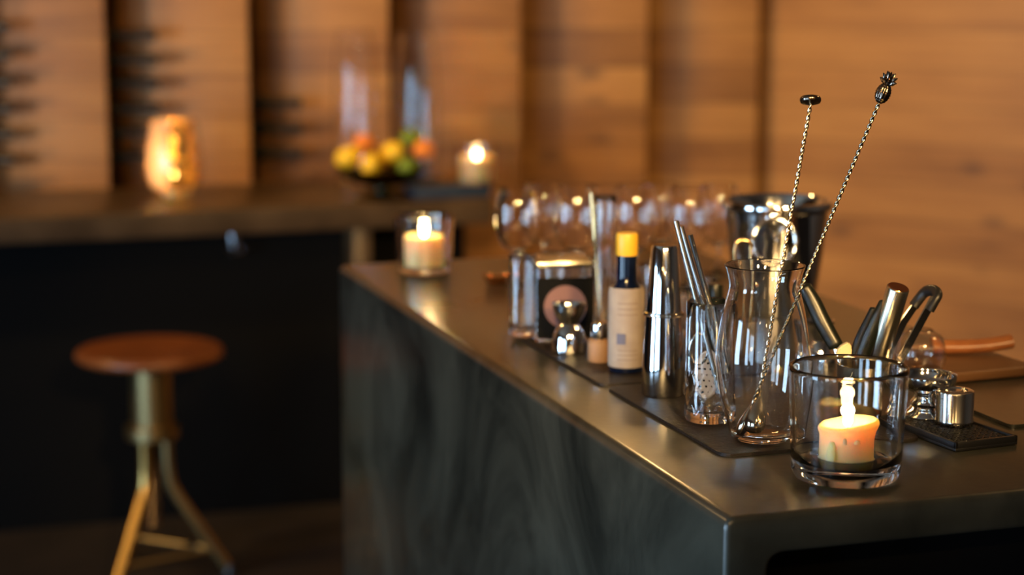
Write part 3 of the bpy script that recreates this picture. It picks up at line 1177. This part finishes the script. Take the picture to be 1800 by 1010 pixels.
# perforated strainer standing in the glass
sc_ = at_d(1243, 658, TD - 0.004)
t = empty('cocktail_strainer', sc_, 'perforated steel strainer standing inside the cut glass', 'strainer')
bm = bmesh.new()
n_r, n_a = 7, 30
R1, R2 = 22 * pm * 1.16, 42 * pm * 1.16
up_ = V((0.06, -0.03, 1)).normalized()
sd = (RT - up_ * RT.dot(up_)).normalized()
nrm_ = up_.cross(sd)
m3 = Matrix((sd, up_, nrm_)).transposed().to_4x4()
pts_h = []
for gy in range(-5, 6):
    for gx in range(-3, 4):
        x, y = (gx + (0.5 if gy % 2 else 0)) * 0.0062, gy * 0.0066
        if (x / (R1 * 0.86)) ** 2 + (y / (R2 * 0.88)) ** 2 < 1:
            pts_h.append((x, y))
M['pearl'] = pbr('pearl', (0.80, 0.80, 0.82), 0.38, 1.0)
lathe(bm, smooth_prof([(0, 0.0), (0.5, 0.0), (0.93, -0.0006), (1.0, 0.0002), (0.95, 0.0012), (0.5, 0.0014), (0, 0.0014)], 3), 48)
for v in bm.verts:
    v.co.x *= R1
    v.co.y *= R2
bmesh.ops.transform(bm, matrix=m3, verts=bm.verts)
link('strainer_plate', bm, M['pearl'], t)
bm = bmesh.new()
for x, y in pts_h:
    lathe(bm, [(0, 0.0019), (0.0012, 0.0019), (0.0012, -0.0011), (0, -0.0011)], 8, m3 @ Matrix.Translation((x, y, 0)))
link('holes', bm, M['black'], t)
cr = at_d(1229, 612, TD - 0.001) - sc_
pts = []
for k in range(27):
    a = PI * 2 * k / 26
    pts.append(cr + sd * math.cos(a) * 17 * pm + up_ * math.sin(a) * 30 * pm - nrm_ * 0.002)
link('ring_handle', tube(bmesh.new(), pts, 0.0022, 10), M['steel'], t)

# ------------------------------------------------------------------ polished cone shaker, bottles, jars
def solid(name, base, pts, mat, label, cat, part='body', seg=64, smooth=True):
    t = empty(name, base, label, cat)
    p = prof(base, pts)
    h0 = p[0][1]
    p = [(r, z - h0) for r, z in p]
    link(part, lathe(bmesh.new(), p, seg), mat, t)
    return t, p


sb = at(1165, 692, MZ)
t, p = solid('cocktail_shaker', sb, [(0, 692), (36, 692), (37.5, 690), (37, 640), (30.5, 530), (24, 436), (21.5, 430), (0, 430)], M['chrome'], 'slim tapered polished steel shaker standing between the bottle and the cut glass', 'shaker')
link('seam_ring', lathe(bmesh.new(), [(p[3][0] + 0.0000, p[3][1] + 0.06), (p[3][0] * 0.915 + 0.0012, p[3][1] + 0.061), (p[3][0] * 0.91 + 0.0012, p[3][1] + 0.063), (p[3][0] * 0.85, p[3][1] + 0.064)], 64), M['steel'], t)
tumbler('tumbler', at(1196, 690, MZ), [(17, 690), (18, 680), (18, 600), (18, 505)], 0.0022, 0.010, 'slim clear shot glass just behind the polished shaker', 'glass', seg=40)

# paper-labelled bitters bottle
ab = at(1100, 650, MZ)
t = empty('bitters_bottle', ab, 'dark bitters bottle in a tall cream paper label with a yellow cap', 'bottle')
p = prof(ab, [(0, 650), (29, 650), (30, 647), (30, 520), (27, 508), (18.5, 494), (17.5, 480), (17.5, 440), (0, 440)])
p = [(r, z - p[0][1]) for r, z in p]
link('glass_body', lathe(bmesh.new(), p, 56), M['navy'], t)
p2 = prof(ab, [(30.6, 641), (31, 640), (31.2, 580), (31, 512), (29.0, 503), (28, 503)])
p2 = [(r + 0.0004, z - prof(ab, [(0, 650)])[0][1]) for r, z in p2]
link('paper_label', lathe(bmesh.new(), p2, 56), M['paper'], t)
p3 = prof(ab, [(0, 448), (18.5, 448), (19.3, 446), (19.3, 414), (18, 409), (0, 409)])
zb0 = prof(ab, [(0, 650)])[0][1]
p3 = [(r, z - zb0) for r, z in p3]


def ridge(r, z, a, i):
    return (r * (1 + 0.012 * (1 if int(a / (2 * PI) * 56) % 2 else 0)) if r > 0 else r), z


link('screw_cap', lathe(bmesh.new(), p3, 56, None, ridge), M['yellow_cap'], t)
# small square emblem and faint printed lines, laid on the paper
def on_label(px, py, wpx, hpx, mat, name):
    bm = bmesh.new()
    rr = 31.2 * depth(ab) / F + 0.0010
    pmx = depth(ab) / F
    z1_ = at_d(900, py, dist(ab)).z - ab.z - 0.0
    back = -PI / 2 - YAW
    xc_ = (px - 1100) / 31.5
    a0, a1 = math.asin(max(-.98, xc_ - wpx / 63)), math.asin(min(.98, xc_ + wpx / 63))
    hh = hpx * pmx / 2
    prev = None
    for k in range(7):
        a = back + a0 + (a1 - a0) * k / 6
        v1, v2 = [bm.verts.new((rr * math.cos(a), rr * math.sin(a), z1_ + s * hh)) for s in (-1, 1)]
        if prev:
            bm.faces.new((prev[0], v1, v2, prev[1]))
        prev = (v1, v2)
    return link(name, bm, mat, t)


on_label(1090, 590, 15, 19, M['stamp'], 'label_emblem')
M['ink'] = pbr('ink', (0.30, 0.23, 0.18), 0.8)
for py in (528, 538, 548, 610, 618, 626):
    on_label(1101, py, 34, 1.6, M['ink'], 'printed_line')

# small jar with tan label and chrome cap
jb = at(1053, 634, MZ)
t = empty('small_bottle', jb, 'small tan-labelled bottle with chrome cap left of the bitters bottle', 'bottle')
zj = prof(jb, [(0, 634)])[0][1]
pj = [(r, z - zj) for r, z in prof(jb, [(0, 634), (19, 634), (20, 632), (20, 602), (18, 597), (12, 594), (0, 594)])]
link('body', lathe(bmesh.new(), pj, 44), M['tan'], t)
pj = [(r, z - zj) for r, z in prof(jb, [(0, 595), (13, 595), (14.5, 593), (14.5, 570), (13, 566), (0, 566)])]
link('cap', lathe(bmesh.new(), pj, 44), M['chrome'], t)

# small dark bottle behind the cut glass
db_ = at(1255, 640, BAR)
t = empty('dropper_bottle', db_, 'small dark bottle with black cap behind the cut glass', 'bottle')
zj = prof(db_, [(0, 640)])[0][1]
link('body', lathe(bmesh.new(), [(r, z - zj) for r, z in prof(db_, [(0, 640), (21, 640), (22, 638), (22, 545), (18, 535), (11, 530), (11, 524), (0, 524)])], 40), M['green_bottle'], t)
link('cap', lathe(bmesh.new(), [(r, z - zj) for r, z in prof(db_, [(0, 525), (14, 525), (14, 500), (13, 498), (0, 498)])], 32), M['black_gloss'], t)

# square glass jar with black square label
jb = at(985, 590, MZ)
pmj = depth(jb) / F
t = empty('square_jar', jb, 'square clear glass jar with a black square label and pinkish round emblem', 'jar', rot=(0, 0, -YAW * 0.6))
bm = bmesh.new()
wj, hj, tj = 52 * pmj, 128 * pmj, 0.0035
ob = [arc_round([V((-wj, -wj)), V((wj, -wj)), V((wj, wj)), V((-wj, wj))], 0.007, 4)]
inn = arc_round([V((-wj + tj, -wj + tj)), V((wj - tj, -wj + tj)), V((wj - tj, wj - tj)), V((-wj + tj, wj - tj))], 0.005, 4)
o_b = [bm.verts.new((p.x, p.y, 0)) for p in ob[0]]
o_t = [bm.verts.new((p.x, p.y, hj)) for p in ob[0]]
i_t = [bm.verts.new((p.x, p.y, hj)) for p in inn]
i_b = [bm.verts.new((p.x, p.y, 0.008)) for p in inn]
n = len(o_b)
for i in range(n):
    j = (i + 1) % n
    bm.faces.new((o_b[i], o_b[j], o_t[j], o_t[i]))
    bm.faces.new((o_t[i], o_t[j], i_t[j], i_t[i]))
    bm.faces.new((i_t[i], i_t[j], i_b[j], i_b[i]))
bm.faces.new(list(reversed(o_b)))
bm.faces.new(i_b)
link('glass_wall', bm, M['glass'], t)
lw = 49 * pmj
link('black_label', box(bmesh.new(), -lw, lw, -wj - 0.0016, -wj - 0.0004, 6 * pmj, 112 * pmj, 0.0004), M['black'], t)
bm = bmesh.new()
lathe(bm, [(0, 0.0006), (37 * pmj, 0.0006), (37 * pmj, 0), (0, 0)], 40, Matrix.Translation((0, -wj - 0.0018, 62 * pmj)) @ Matrix.Rotation(PI / 2, 4, 'X'))
link('round_emblem', bm, M['pink'], t)
link('lid', box(bmesh.new(), -wj * 0.98, wj * 0.98, -wj * 0.98, wj * 0.98, hj + 0.0004, hj + 0.009, 0.003), M['brushed'], t)

# small steel measure in front of the square jar
jb = at(1000, 618, MZ)
t = empty('jigger', jb, 'small polished steel cup standing in front of the square jar', 'jigger')
zj = prof(jb, [(0, 618)])[0][1]
pj = [(r, z - zj) for r, z in prof(jb, [(0, 618), (27, 618), (30, 610), (27, 585), (18, 570), (17, 566), (26, 550), (30, 535), (31, 533), (29, 535), (24, 550), (14, 566), (0, 568)])]
link('cup', lathe(bmesh.new(), smooth_prof(pj, 3), 48), M['chrome'], t)

# ------------------------------------------------------------------ clear glasses down the bar
tumbler('tumbler', at(918, 590, MZ), [(21, 590), (23, 580), (24, 520), (25, 450)], 0.0026, 0.010, 'straight clear tumbler at the left end of the far mat, beside the square jar', 'glass', seg=48)
tumbler('tall_glass', at(1062, 575, BAR), [(15, 575), (17, 560), (18, 480), (20, 345)], 0.0022, 0.010, 'very tall narrow glass behind the small tan bottle, holding a gilt stirrer', 'glass', seg=48)
tg = at(1062, 575, BAR)
a = at_d(1058, 560, dist(tg))
b_ = at_d(1040, 338, dist(tg) + 0.005)
o = link('stirrer', tube(bmesh.new(), [V((0, 0, 0)), b_ - a], 0.0036, 10), M['gold_wire'])
o.location = a
tag(o, 'long gilt stirrer in the very tall narrow glass', 'stirrer')


def wine_profile(base, k=1.0):
    # foot, stem, bowl; heights in photo pixels above the base line
    pm_ = depth(base) / F
    s = pm_ * k
    outr = [(0, 0), (30 * s, 0), (30.5 * s, 1.5 * s), (12 * s, 5 * s), (3.6 * s, 12 * s), (3.0 * s, 26 * s), (3.2 * s, 48 * s), (8 * s, 56 * s), (26 * s, 70 * s), (39.5 * s, 95 * s), (43 * s, 120 * s), (42 * s, 145 * s), (38.5 * s, 163 * s), (34 * s, 178 * s)]
    op = smooth_prof(outr, 5)
    rt_, zt_ = op[-1]
    wl_ = 0.0015
    inn_ = [(r - wl_, z) for r, z in reversed(op) if z > 61 * s]
    return op + [(rt_ - wl_ * 0.5, zt_ + wl_ * 0.5)] + inn_ + [(0, inn_[-1][1] - 0.001)]


glasses = [
    (908, 497, 0.94, 'stemmed wine glass nearest the far votive, leftmost in the cluster on the bar'),
    (1012, 500, 0.98, 'stemmed wine glass rising behind the lid of the square jar'),
    (1116, 497, 0.97, 'stemmed wine glass behind the yellow-capped bitters bottle'),
    (1210, 500, 0.97, 'stemmed wine glass behind the steel straws'),
    (955, 480, 0.90, 'stemmed wine glass in the back row, behind the gap left of the square jar'),
    (1160, 478, 0.88, 'stemmed wine glass in the back row, above the polished shaker'),
    (1262, 480, 0.88, 'stemmed wine glass in the back row, at the left edge of the ice bucket'),
    (1062, 478, 0.86, 'stemmed wine glass in the back row, behind the very tall narrow glass'),
]
for x, y, k, lab in glasses:
    bs = at(x, y, BAR)
    bs.y = min(bs.y, BY1 - 0.055)
    t = empty('wine_glass', bs, lab, 'wine glass', 'stemmed glasses clustered on the bar')
    link('bowl_and_stem', lathe(bmesh.new(), wine_profile(bs, k), 56), M['thin_glass'], t, angle=60)

# short tumblers between them
for x, y, rr, hh, lab in ((975, 535, 27, 88, 'low clear tumbler behind the square jar, in front of the wine glasses'),
                          (1150, 560, 27, 96, 'low clear tumbler behind the paper-labelled bitters bottle'),
                          (1232, 590, 26, 100, 'low clear tumbler behind the cut glass and its straws')):
    tumbler('tumbler', at(x, y, BAR), [(rr * .88, y), (rr * .92, y - 8), (rr * .98, y - hh * .5), (rr, y - hh)], 0.0026, 0.010, lab, 'glass', 'low clear tumblers', seg=44)
# added copper dish, stands for a reddish highlight on a glass foot
cb_ = at(872, 498, BAR)
t = empty('highlight_dish', cb_, 'little copper dish added for a reddish highlight, right of the far candle', 'dish')
pmc = depth(cb_) / F
link('dish', lathe(bmesh.new(), smooth_prof([(0, 0), (13 * pmc, 0), (19 * pmc, 6 * pmc), (23 * pmc, 15 * pmc), (22 * pmc, 16 * pmc), (17 * pmc, 8 * pmc), (0, 4 * pmc)], 3), 40), M['copper'], t)

# ------------------------------------------------------------------ ice bucket
ib = at(1362, 548, BAR)
t = empty('ice_bucket', ib, 'polished steel ice bucket with a ring handle, at the rear of the bar', 'bucket')
zi = prof(ib, [(0, 548)])[0][1]
bo = [(r, z - zi) for r, z in prof(ib, [(0, 548), (62, 548), (66, 545), (74, 500), (84, 430), (91, 368), (97, 364), (99, 357), (97, 351), (91, 350), (87, 358), (80, 430), (70, 500), (60, 540), (0, 541)])]
link('shell', lathe(bmesh.new(), bo, 88), M['bucket_steel'] if 'bucket_steel' in M else M['chrome'], t)
# ring handle on the side that faces the camera
rc2 = at_d(1361, 400, dist(ib) - 0.128) - ib
pmI = depth(ib) / F
pts = []
for k in range(33):
    a = 2 * PI * k / 32
    pts.append(rc2 + RT * math.cos(a) * 36 * pmI + V((0, 0, 1)) * math.sin(a) * 38 * pmI - FH * (0.012 * (1 - math.sin(a)) * 0.5) + V((0, 0, -0.02)))
link('ring_handle', tube(bmesh.new(), pts, 0.0035, 12), M['chrome'], t)
kb = rc2 + V((0, 0, 38 * pmI - 0.02))
link('handle_boss', lathe(bmesh.new(), smooth_prof([(0, 0), (0.014, 0), (0.013, 0.008), (0.008, 0.012), (0, 0.013)], 3), 28, axis_m(kb + FH * 0.012, kb - FH)), M['chrome'], t)

# gilt tongs in a low glass behind the carafe
gb = at(1304, 640, BAR)
tumbler('tumbler', gb, [(20, 640), (22, 632), (23, 580), (24, 560)], 0.0024, 0.009, 'small clear glass behind the carafe, holding the gilt ice tongs', 'glass', seg=40)
gd = dist(gb)
gp = [at_d(1301, 622, gd), at_d(1294, 500, gd), at_d(1291, 440, gd), at_d(1294, 426, gd), at_d(1303, 422, gd), at_d(1314, 423, gd), at_d(1320, 430, gd), at_d(1320, 450, gd), at_d(1316, 510, gd), at_d(1310, 622, gd)]
gp = [p - gb for p in gp]
sp_pts = []
for i in range(len(gp) - 1):
    for k in range(5):
        sp_pts.append(gp[i].lerp(gp[i + 1], k / 5))
sp_pts.append(gp[-1])
o = link('ice_tongs', tube(bmesh.new(), sp_pts, 0.0026, 10), M['gold_wire'])
o.location = gb
tag(o, 'hairpin-shaped gilt ice tongs seen behind the carafe neck', 'tongs')

# little steel measure right of the carafe
jb = at(1440, 640, BAR)
t = empty('jigger', jb, 'small steel measure behind the left-leaning knife, right of the carafe', 'jigger')
zj = prof(jb, [(0, 640)])[0][1]
pj = [(r, z - zj) for r, z in prof(jb, [(0, 640), (24, 640), (25, 636), (17, 606), (11, 598), (20, 580), (26, 562), (24.5, 562), (17, 580), (0, 596)])]
link('cup', lathe(bmesh.new(), pj, 44), M['chrome'], t)

# ------------------------------------------------------------------ tool cup with knives, muddler, tongs
ub = at(1520, 742, BAR)
t = empty('tool_cup', ub, 'steel cup of bar tools behind the candle glass', 'cup')
zu = prof(ub, [(0, 742)])[0][1]
pj = [(r, z - zu) for r, z in prof(ub, [(0, 742), (48, 742), (50, 739), (54, 640), (55, 637), (53, 637), (51, 650), (47, 733), (0, 735)])]
link('cup_wall', lathe(bmesh.new(), pj, 64), M['brushed'], t)
UD = dist(ub)


def curve_pts(ctrl, n=6):
    out = []
    P_ = [ctrl[0]] + list(ctrl) + [ctrl[-1]]
    for i in range(1, len(P_) - 2):
        p0, p1, p2, p3 = P_[i - 1], P_[i], P_[i + 1], P_[i + 2]
        for k in range(n):
            s = k / n
            out.append(0.5 * (2 * p1 + (p2 - p0) * s + (2 * p0 - 5 * p1 + 4 * p2 - p3) * s * s + (3 * p1 - p0 - 3 * p2 + p3) * s ** 3))
    out.append(V(ctrl[-1]))
    return out


def handle_tool(name, label, cat, ctrl, dd, rpx, mat, tail, tailmat, flat=0.6, tname='blade', gname='handle'):
    pts = [at_d(x, y, UD + d) for (x, y), d in zip(ctrl, dd)]
    o0 = pts[0].copy()
    t = empty(name, o0, label, cat)
    cp_ = curve_pts([p - o0 for p in pts], 7)
    n = len(cp_)
    rad = []
    for i in range(n):
        u = i / (n - 1)
        e = min(1.0, math.sqrt(max(0.0, 1 - max(0, (0.07 - u) / 0.07) ** 2)))
        e2 = min(1.0, math.sqrt(max(0.0, 1 - max(0, (u - 0.95) / 0.05) ** 2)))
        j = u * (len(rpx) - 1)
        k = min(int(j), len(rpx) - 2)
        r = (rpx[k] + (rpx[k + 1] - rpx[k]) * (j - k)) * depth(o0) / F
        rad.append(max(r * e * e2, 0.0006))
    link(gname, tube(bmesh.new(), cp_, rad, 22, flat=flat, nrm=FH), mat, t, angle=None)
    tp = [at_d(x, y, UD + d) - o0 for x, y, d in tail]
    link(tname, tube(bmesh.new(), tp, [4.5 * pm, 6 * pm, 3 * pm][:len(tp)], 12, flat=0.25, nrm=FH), tailmat, t)
    return t


handle_tool('paring_knife', 'black-handled knife leaning left out of the tool cup, pale ferrule', 'knife',
            [(1412, 500), (1430, 532), (1448, 570), (1472, 612)], (0.03, 0.025, 0.018, 0.01), (12, 14.5, 15, 13), M['black_gloss'],
            [(1468, 606, 0.012), (1478, 640, 0.005), (1490, 712, 0.0)], M['steel'])
# ivory ferrule wedge between the knife and the cup
fpnt = at_d(1482, 610, UD + 0.002)
t = empty('peeler', fpnt, 'ivory-coloured peeler head at the left of the tool cup', 'peeler')
bm = bmesh.new()
tri = [at_d(1468, 628, UD), at_d(1474, 609, UD), at_d(1492, 600, UD), at_d(1497, 611, UD), at_d(1494, 630, UD)]
tri = [p - fpnt for p in tri]
va = [bm.verts.new(p - FH * 0.005) for p in tri]
vb = [bm.verts.new(p + FH * 0.005) for p in tri]
bm.faces.new(va)
bm.faces.new(list(reversed(vb)))
for i in range(5):
    bm.faces.new((va[i], vb[i], vb[(i + 1) % 5], va[(i + 1) % 5]))
bmesh.ops.bevel(bm, geom=list(bm.edges), offset=0.0018, segments=2, affect='EDGES')
link('head', bm, M['ivory'], t)
link('shank', tube(bmesh.new(), [at_d(1482, 629, UD) - fpnt, at_d(1492, 715, UD + 0.004) - fpnt], 0.004, 10), M['steel'], t)

handle_tool('bar_knife', 'black-handled knife leaning right, in front of the steel muddler', 'knife',
            [(1556, 527), (1547, 552), (1531, 588), (1514, 632)], (-0.02, -0.02, -0.018, -0.015), (9, 13, 14, 12), M['black_gloss'],
            [(1516, 626, -0.014), (1510, 660, -0.01), (1503, 716, -0.005)], M['steel'])
handle_tool('bar_knife', 'bluish-black handled knife, mostly hidden behind the other leaning right', 'knife',
            [(1538, 540), (1529, 562), (1514, 594), (1500, 632)], (0.004, 0.004, 0.004, 0.004), (8, 10, 11, 11), M['black_gloss'],
            [(1502, 626, 0.004), (1505, 660, 0.004), (1512, 716, 0.006)], M['steel'])

# steel muddler tube
a, b_ = at_d(1524, 690, UD + 0.006), at_d(1579, 505, UD - 0.030)
t = empty('muddler', a, 'brushed steel cylindrical muddler rising from the tool cup', 'muddler')
Lm = (b_ - a).length
rm = 20 * depth(b_) / F
link('rod', lathe(bmesh.new(), [(0, 0), (rm * 0.95, 0), (rm, 0.001), (rm, Lm - 0.001), (rm * 0.96, Lm), (0, Lm)], 48, axis_m(V((0, 0, 0)), b_ - a)), M['brushed'], t)
link('end_face', lathe(bmesh.new(), [(0, Lm + 0.0002), (rm * 0.93, Lm + 0.0002), (rm * 0.9, Lm + 0.0008), (0, Lm + 0.0008)], 40, axis_m(V((0, 0, 0)), b_ - a)), M['copper'], t)

# tongs with a black rubber bend
A1 = [at_d(x, y, UD + d) for x, y, d in ((1560, 700, 0.015), (1582, 633, 0.018), (1612, 578, 0.02), (1633, 540, 0.02), (1642, 523, 0.02))]
t0_ = A1[0].copy()
t = empty('tongs', t0_, 'flat steel tongs with a black rubber bend, rightmost in the tool cup', 'tongs')
Z_ = V((0, 0, 0))


def strip(bm, pts, wid, th_, side):
    pts = [V(p) for p in pts]
    rings = []
    for i, p in enumerate(pts):
        tn = (pts[min(i + 1, len(pts) - 1)] - pts[max(i - 1, 0)]).normalized()
        s = (side - tn * side.dot(tn)).normalized()
        nn_ = tn.cross(s)
        rings.append([bm.verts.new(p + s * wid * a_ + nn_ * th_ * b__) for a_, b__ in ((-1, -1), (1, -1), (1, 1), (-1, 1))])
    for a_, b__ in zip(rings, rings[1:]):
        for k in range(4):
            bm.faces.new((a_[k], b__[k], b__[(k + 1) % 4], a_[(k + 1) % 4]))
    bm.faces.new(rings[0])
    bm.faces.new(list(reversed(rings[-1])))
    return bm


sidev = (RT * 0.75 + FH * 0.35).normalized()
link('arm', strip(bmesh.new(), [p - t0_ for p in A1], 0.0052, 0.0009, sidev), M['steel'], t)
A2 = [at_d(x, y, UD + d) for x, y, d in ((1545, 700, 0.035), (1566, 610, 0.045), (1588, 566, 0.05), (1606, 540, 0.05), (1616, 527, 0.05))]
link('arm', strip(bmesh.new(), [p - t0_ for p in A2], 0.0050, 0.0009, sidev), M['steel'], t)
U = [at_d(x, y, UD + d) - t0_ for x, y, d in ((1634, 545, 0.02), (1643, 529, 0.02), (1648, 519, 0.022), (1644, 512, 0.03), (1634, 510, 0.04), (1625, 514, 0.047), (1614, 527, 0.05), (1606, 538, 0.05))]
link('rubber_bend', tube(bmesh.new(), curve_pts(U, 5), 0.0066, 16, flat=0.8), M['rubber'], t)

# ------------------------------------------------------------------ right-hand group
# footed steel dish
fb2 = at(1628, 728, DZ)
t = empty('footed_dish', fb2, 'polished footed steel dish standing behind the candle glass, on the drip mat', 'dish')
zf = prof(fb2, [(0, 728)])[0][1]
pj = [(0, 728), (37, 728), (39, 725), (33, 718), (27, 712), (29, 706), (24, 699), (21, 694), (26, 688), (42, 680), (49, 670), (51, 659), (50, 658), (47, 668), (38, 678), (0, 684)]
link('dish', lathe(bmesh.new(), smooth_prof([(r, z - zf) for r, z in prof(fb2, pj)], 3), 72), M['chrome'], t)
# steel cap upside on the drip mat
cb2 = at(1677, 744, DZ)
t = empty('steel_cap', cb2, 'short polished steel cap with a ringed top on the drip mat', 'cap')
zf = prof(cb2, [(0, 744)])[0][1]
pj = [(0, 744), (33, 744), (34, 742), (34, 735), (33, 733), (33.6, 690), (32.5, 686), (29, 684), (22, 684), (20, 687), (14, 687.5), (12, 685), (0, 685)]
link('shell', lathe(bmesh.new(), [(r, z - zf) for r, z in prof(cb2, pj)], 72), M['steel'], t)
# round clear glass behind the dish
gb2 = at(1616, 672, BAR)
t, _ = tumbler('round_glass', gb2, [(18, 672), (30, 663), (42, 640), (45, 618), (38, 592), (22, 580)], 0.0022, 0.006, 'round clear glass globe behind the steel tongs', 'glass', mat='thin_glass', seg=56)

# cutting board with a bent-handled knife on it
p0, p1 = at(1622, 686), at(1800, 669)
pr0 = at(1640, 640)
t = empty('cutting_board', V((p0.x, p0.y, BAR + 0.0008)), 'brown wooden cutting board at the right rear of the bar', 'cutting board', rot=(0, 0, math.atan2(p1.y - p0.y, p1.x - p0.x)))
wdd = min(0.34, (p1 - p0).length + 0.02)
BT = 0.017
link('board', box(bmesh.new(), 0, wdd, 0, 0.155, 0.0045, BT, 0.003, 3), M['board_wood'], t)
link('base_strip', box(bmesh.new(), 0.004, wdd - 0.004, 0.004, 0.15, 0, 0.0043), M['black'], t, smooth=False)
bz = BAR + 0.0008 + BT
HD = [at_d(x, y, 2.44) for x, y in ((1640, 627), (1690, 627), (1735, 622), (1778, 615))]
h0_ = V((HD[0].x, HD[0].y, bz))
t = empty('bread_knife', h0_, 'curved wooden-handled knife lying on the cutting board', 'knife')
zs = [bz + 0.010, bz + 0.010, bz + 0.012, bz + 0.017]
hp_ = [V((p.x, p.y, z)) - h0_ for p, z in zip(HD, zs)]
link('handle', tube(bmesh.new(), curve_pts(hp_, 6), 0.0125, 18, flat=0.72), M['handle_wood'], t)
link('blade', strip(bmesh.new(), [hp_[0] + V((0.004, 0, -0.001)), hp_[0] - RT * 0.02 + V((0, 0, -0.001)), hp_[0] - RT * 0.04 + V((0, 0, -0.002))], 0.011, 0.0007, FH), M['steel'], t)

# ------------------------------------------------------------------ windows of the left wall (behind the camera)
for k, (y0, y1) in enumerate(((-2.6, -1.8), (-1.18, -0.62))):
    bm = bmesh.new()
    box(bm, -4.03, -3.97, y0 - 0.05, y0, 0.85, 2.65)
    box(bm, -4.03, -3.97, y1, y1 + 0.05, 0.85, 2.65)
    box(bm, -4.03, -3.97, y0 - 0.05, y1 + 0.05, 0.85, 0.90)
    box(bm, -4.03, -3.97, y0 - 0.05, y1 + 0.05, 2.60, 2.65)
    struct('window_%d' % (k + 1), bm, M['plaster'], smooth=False)
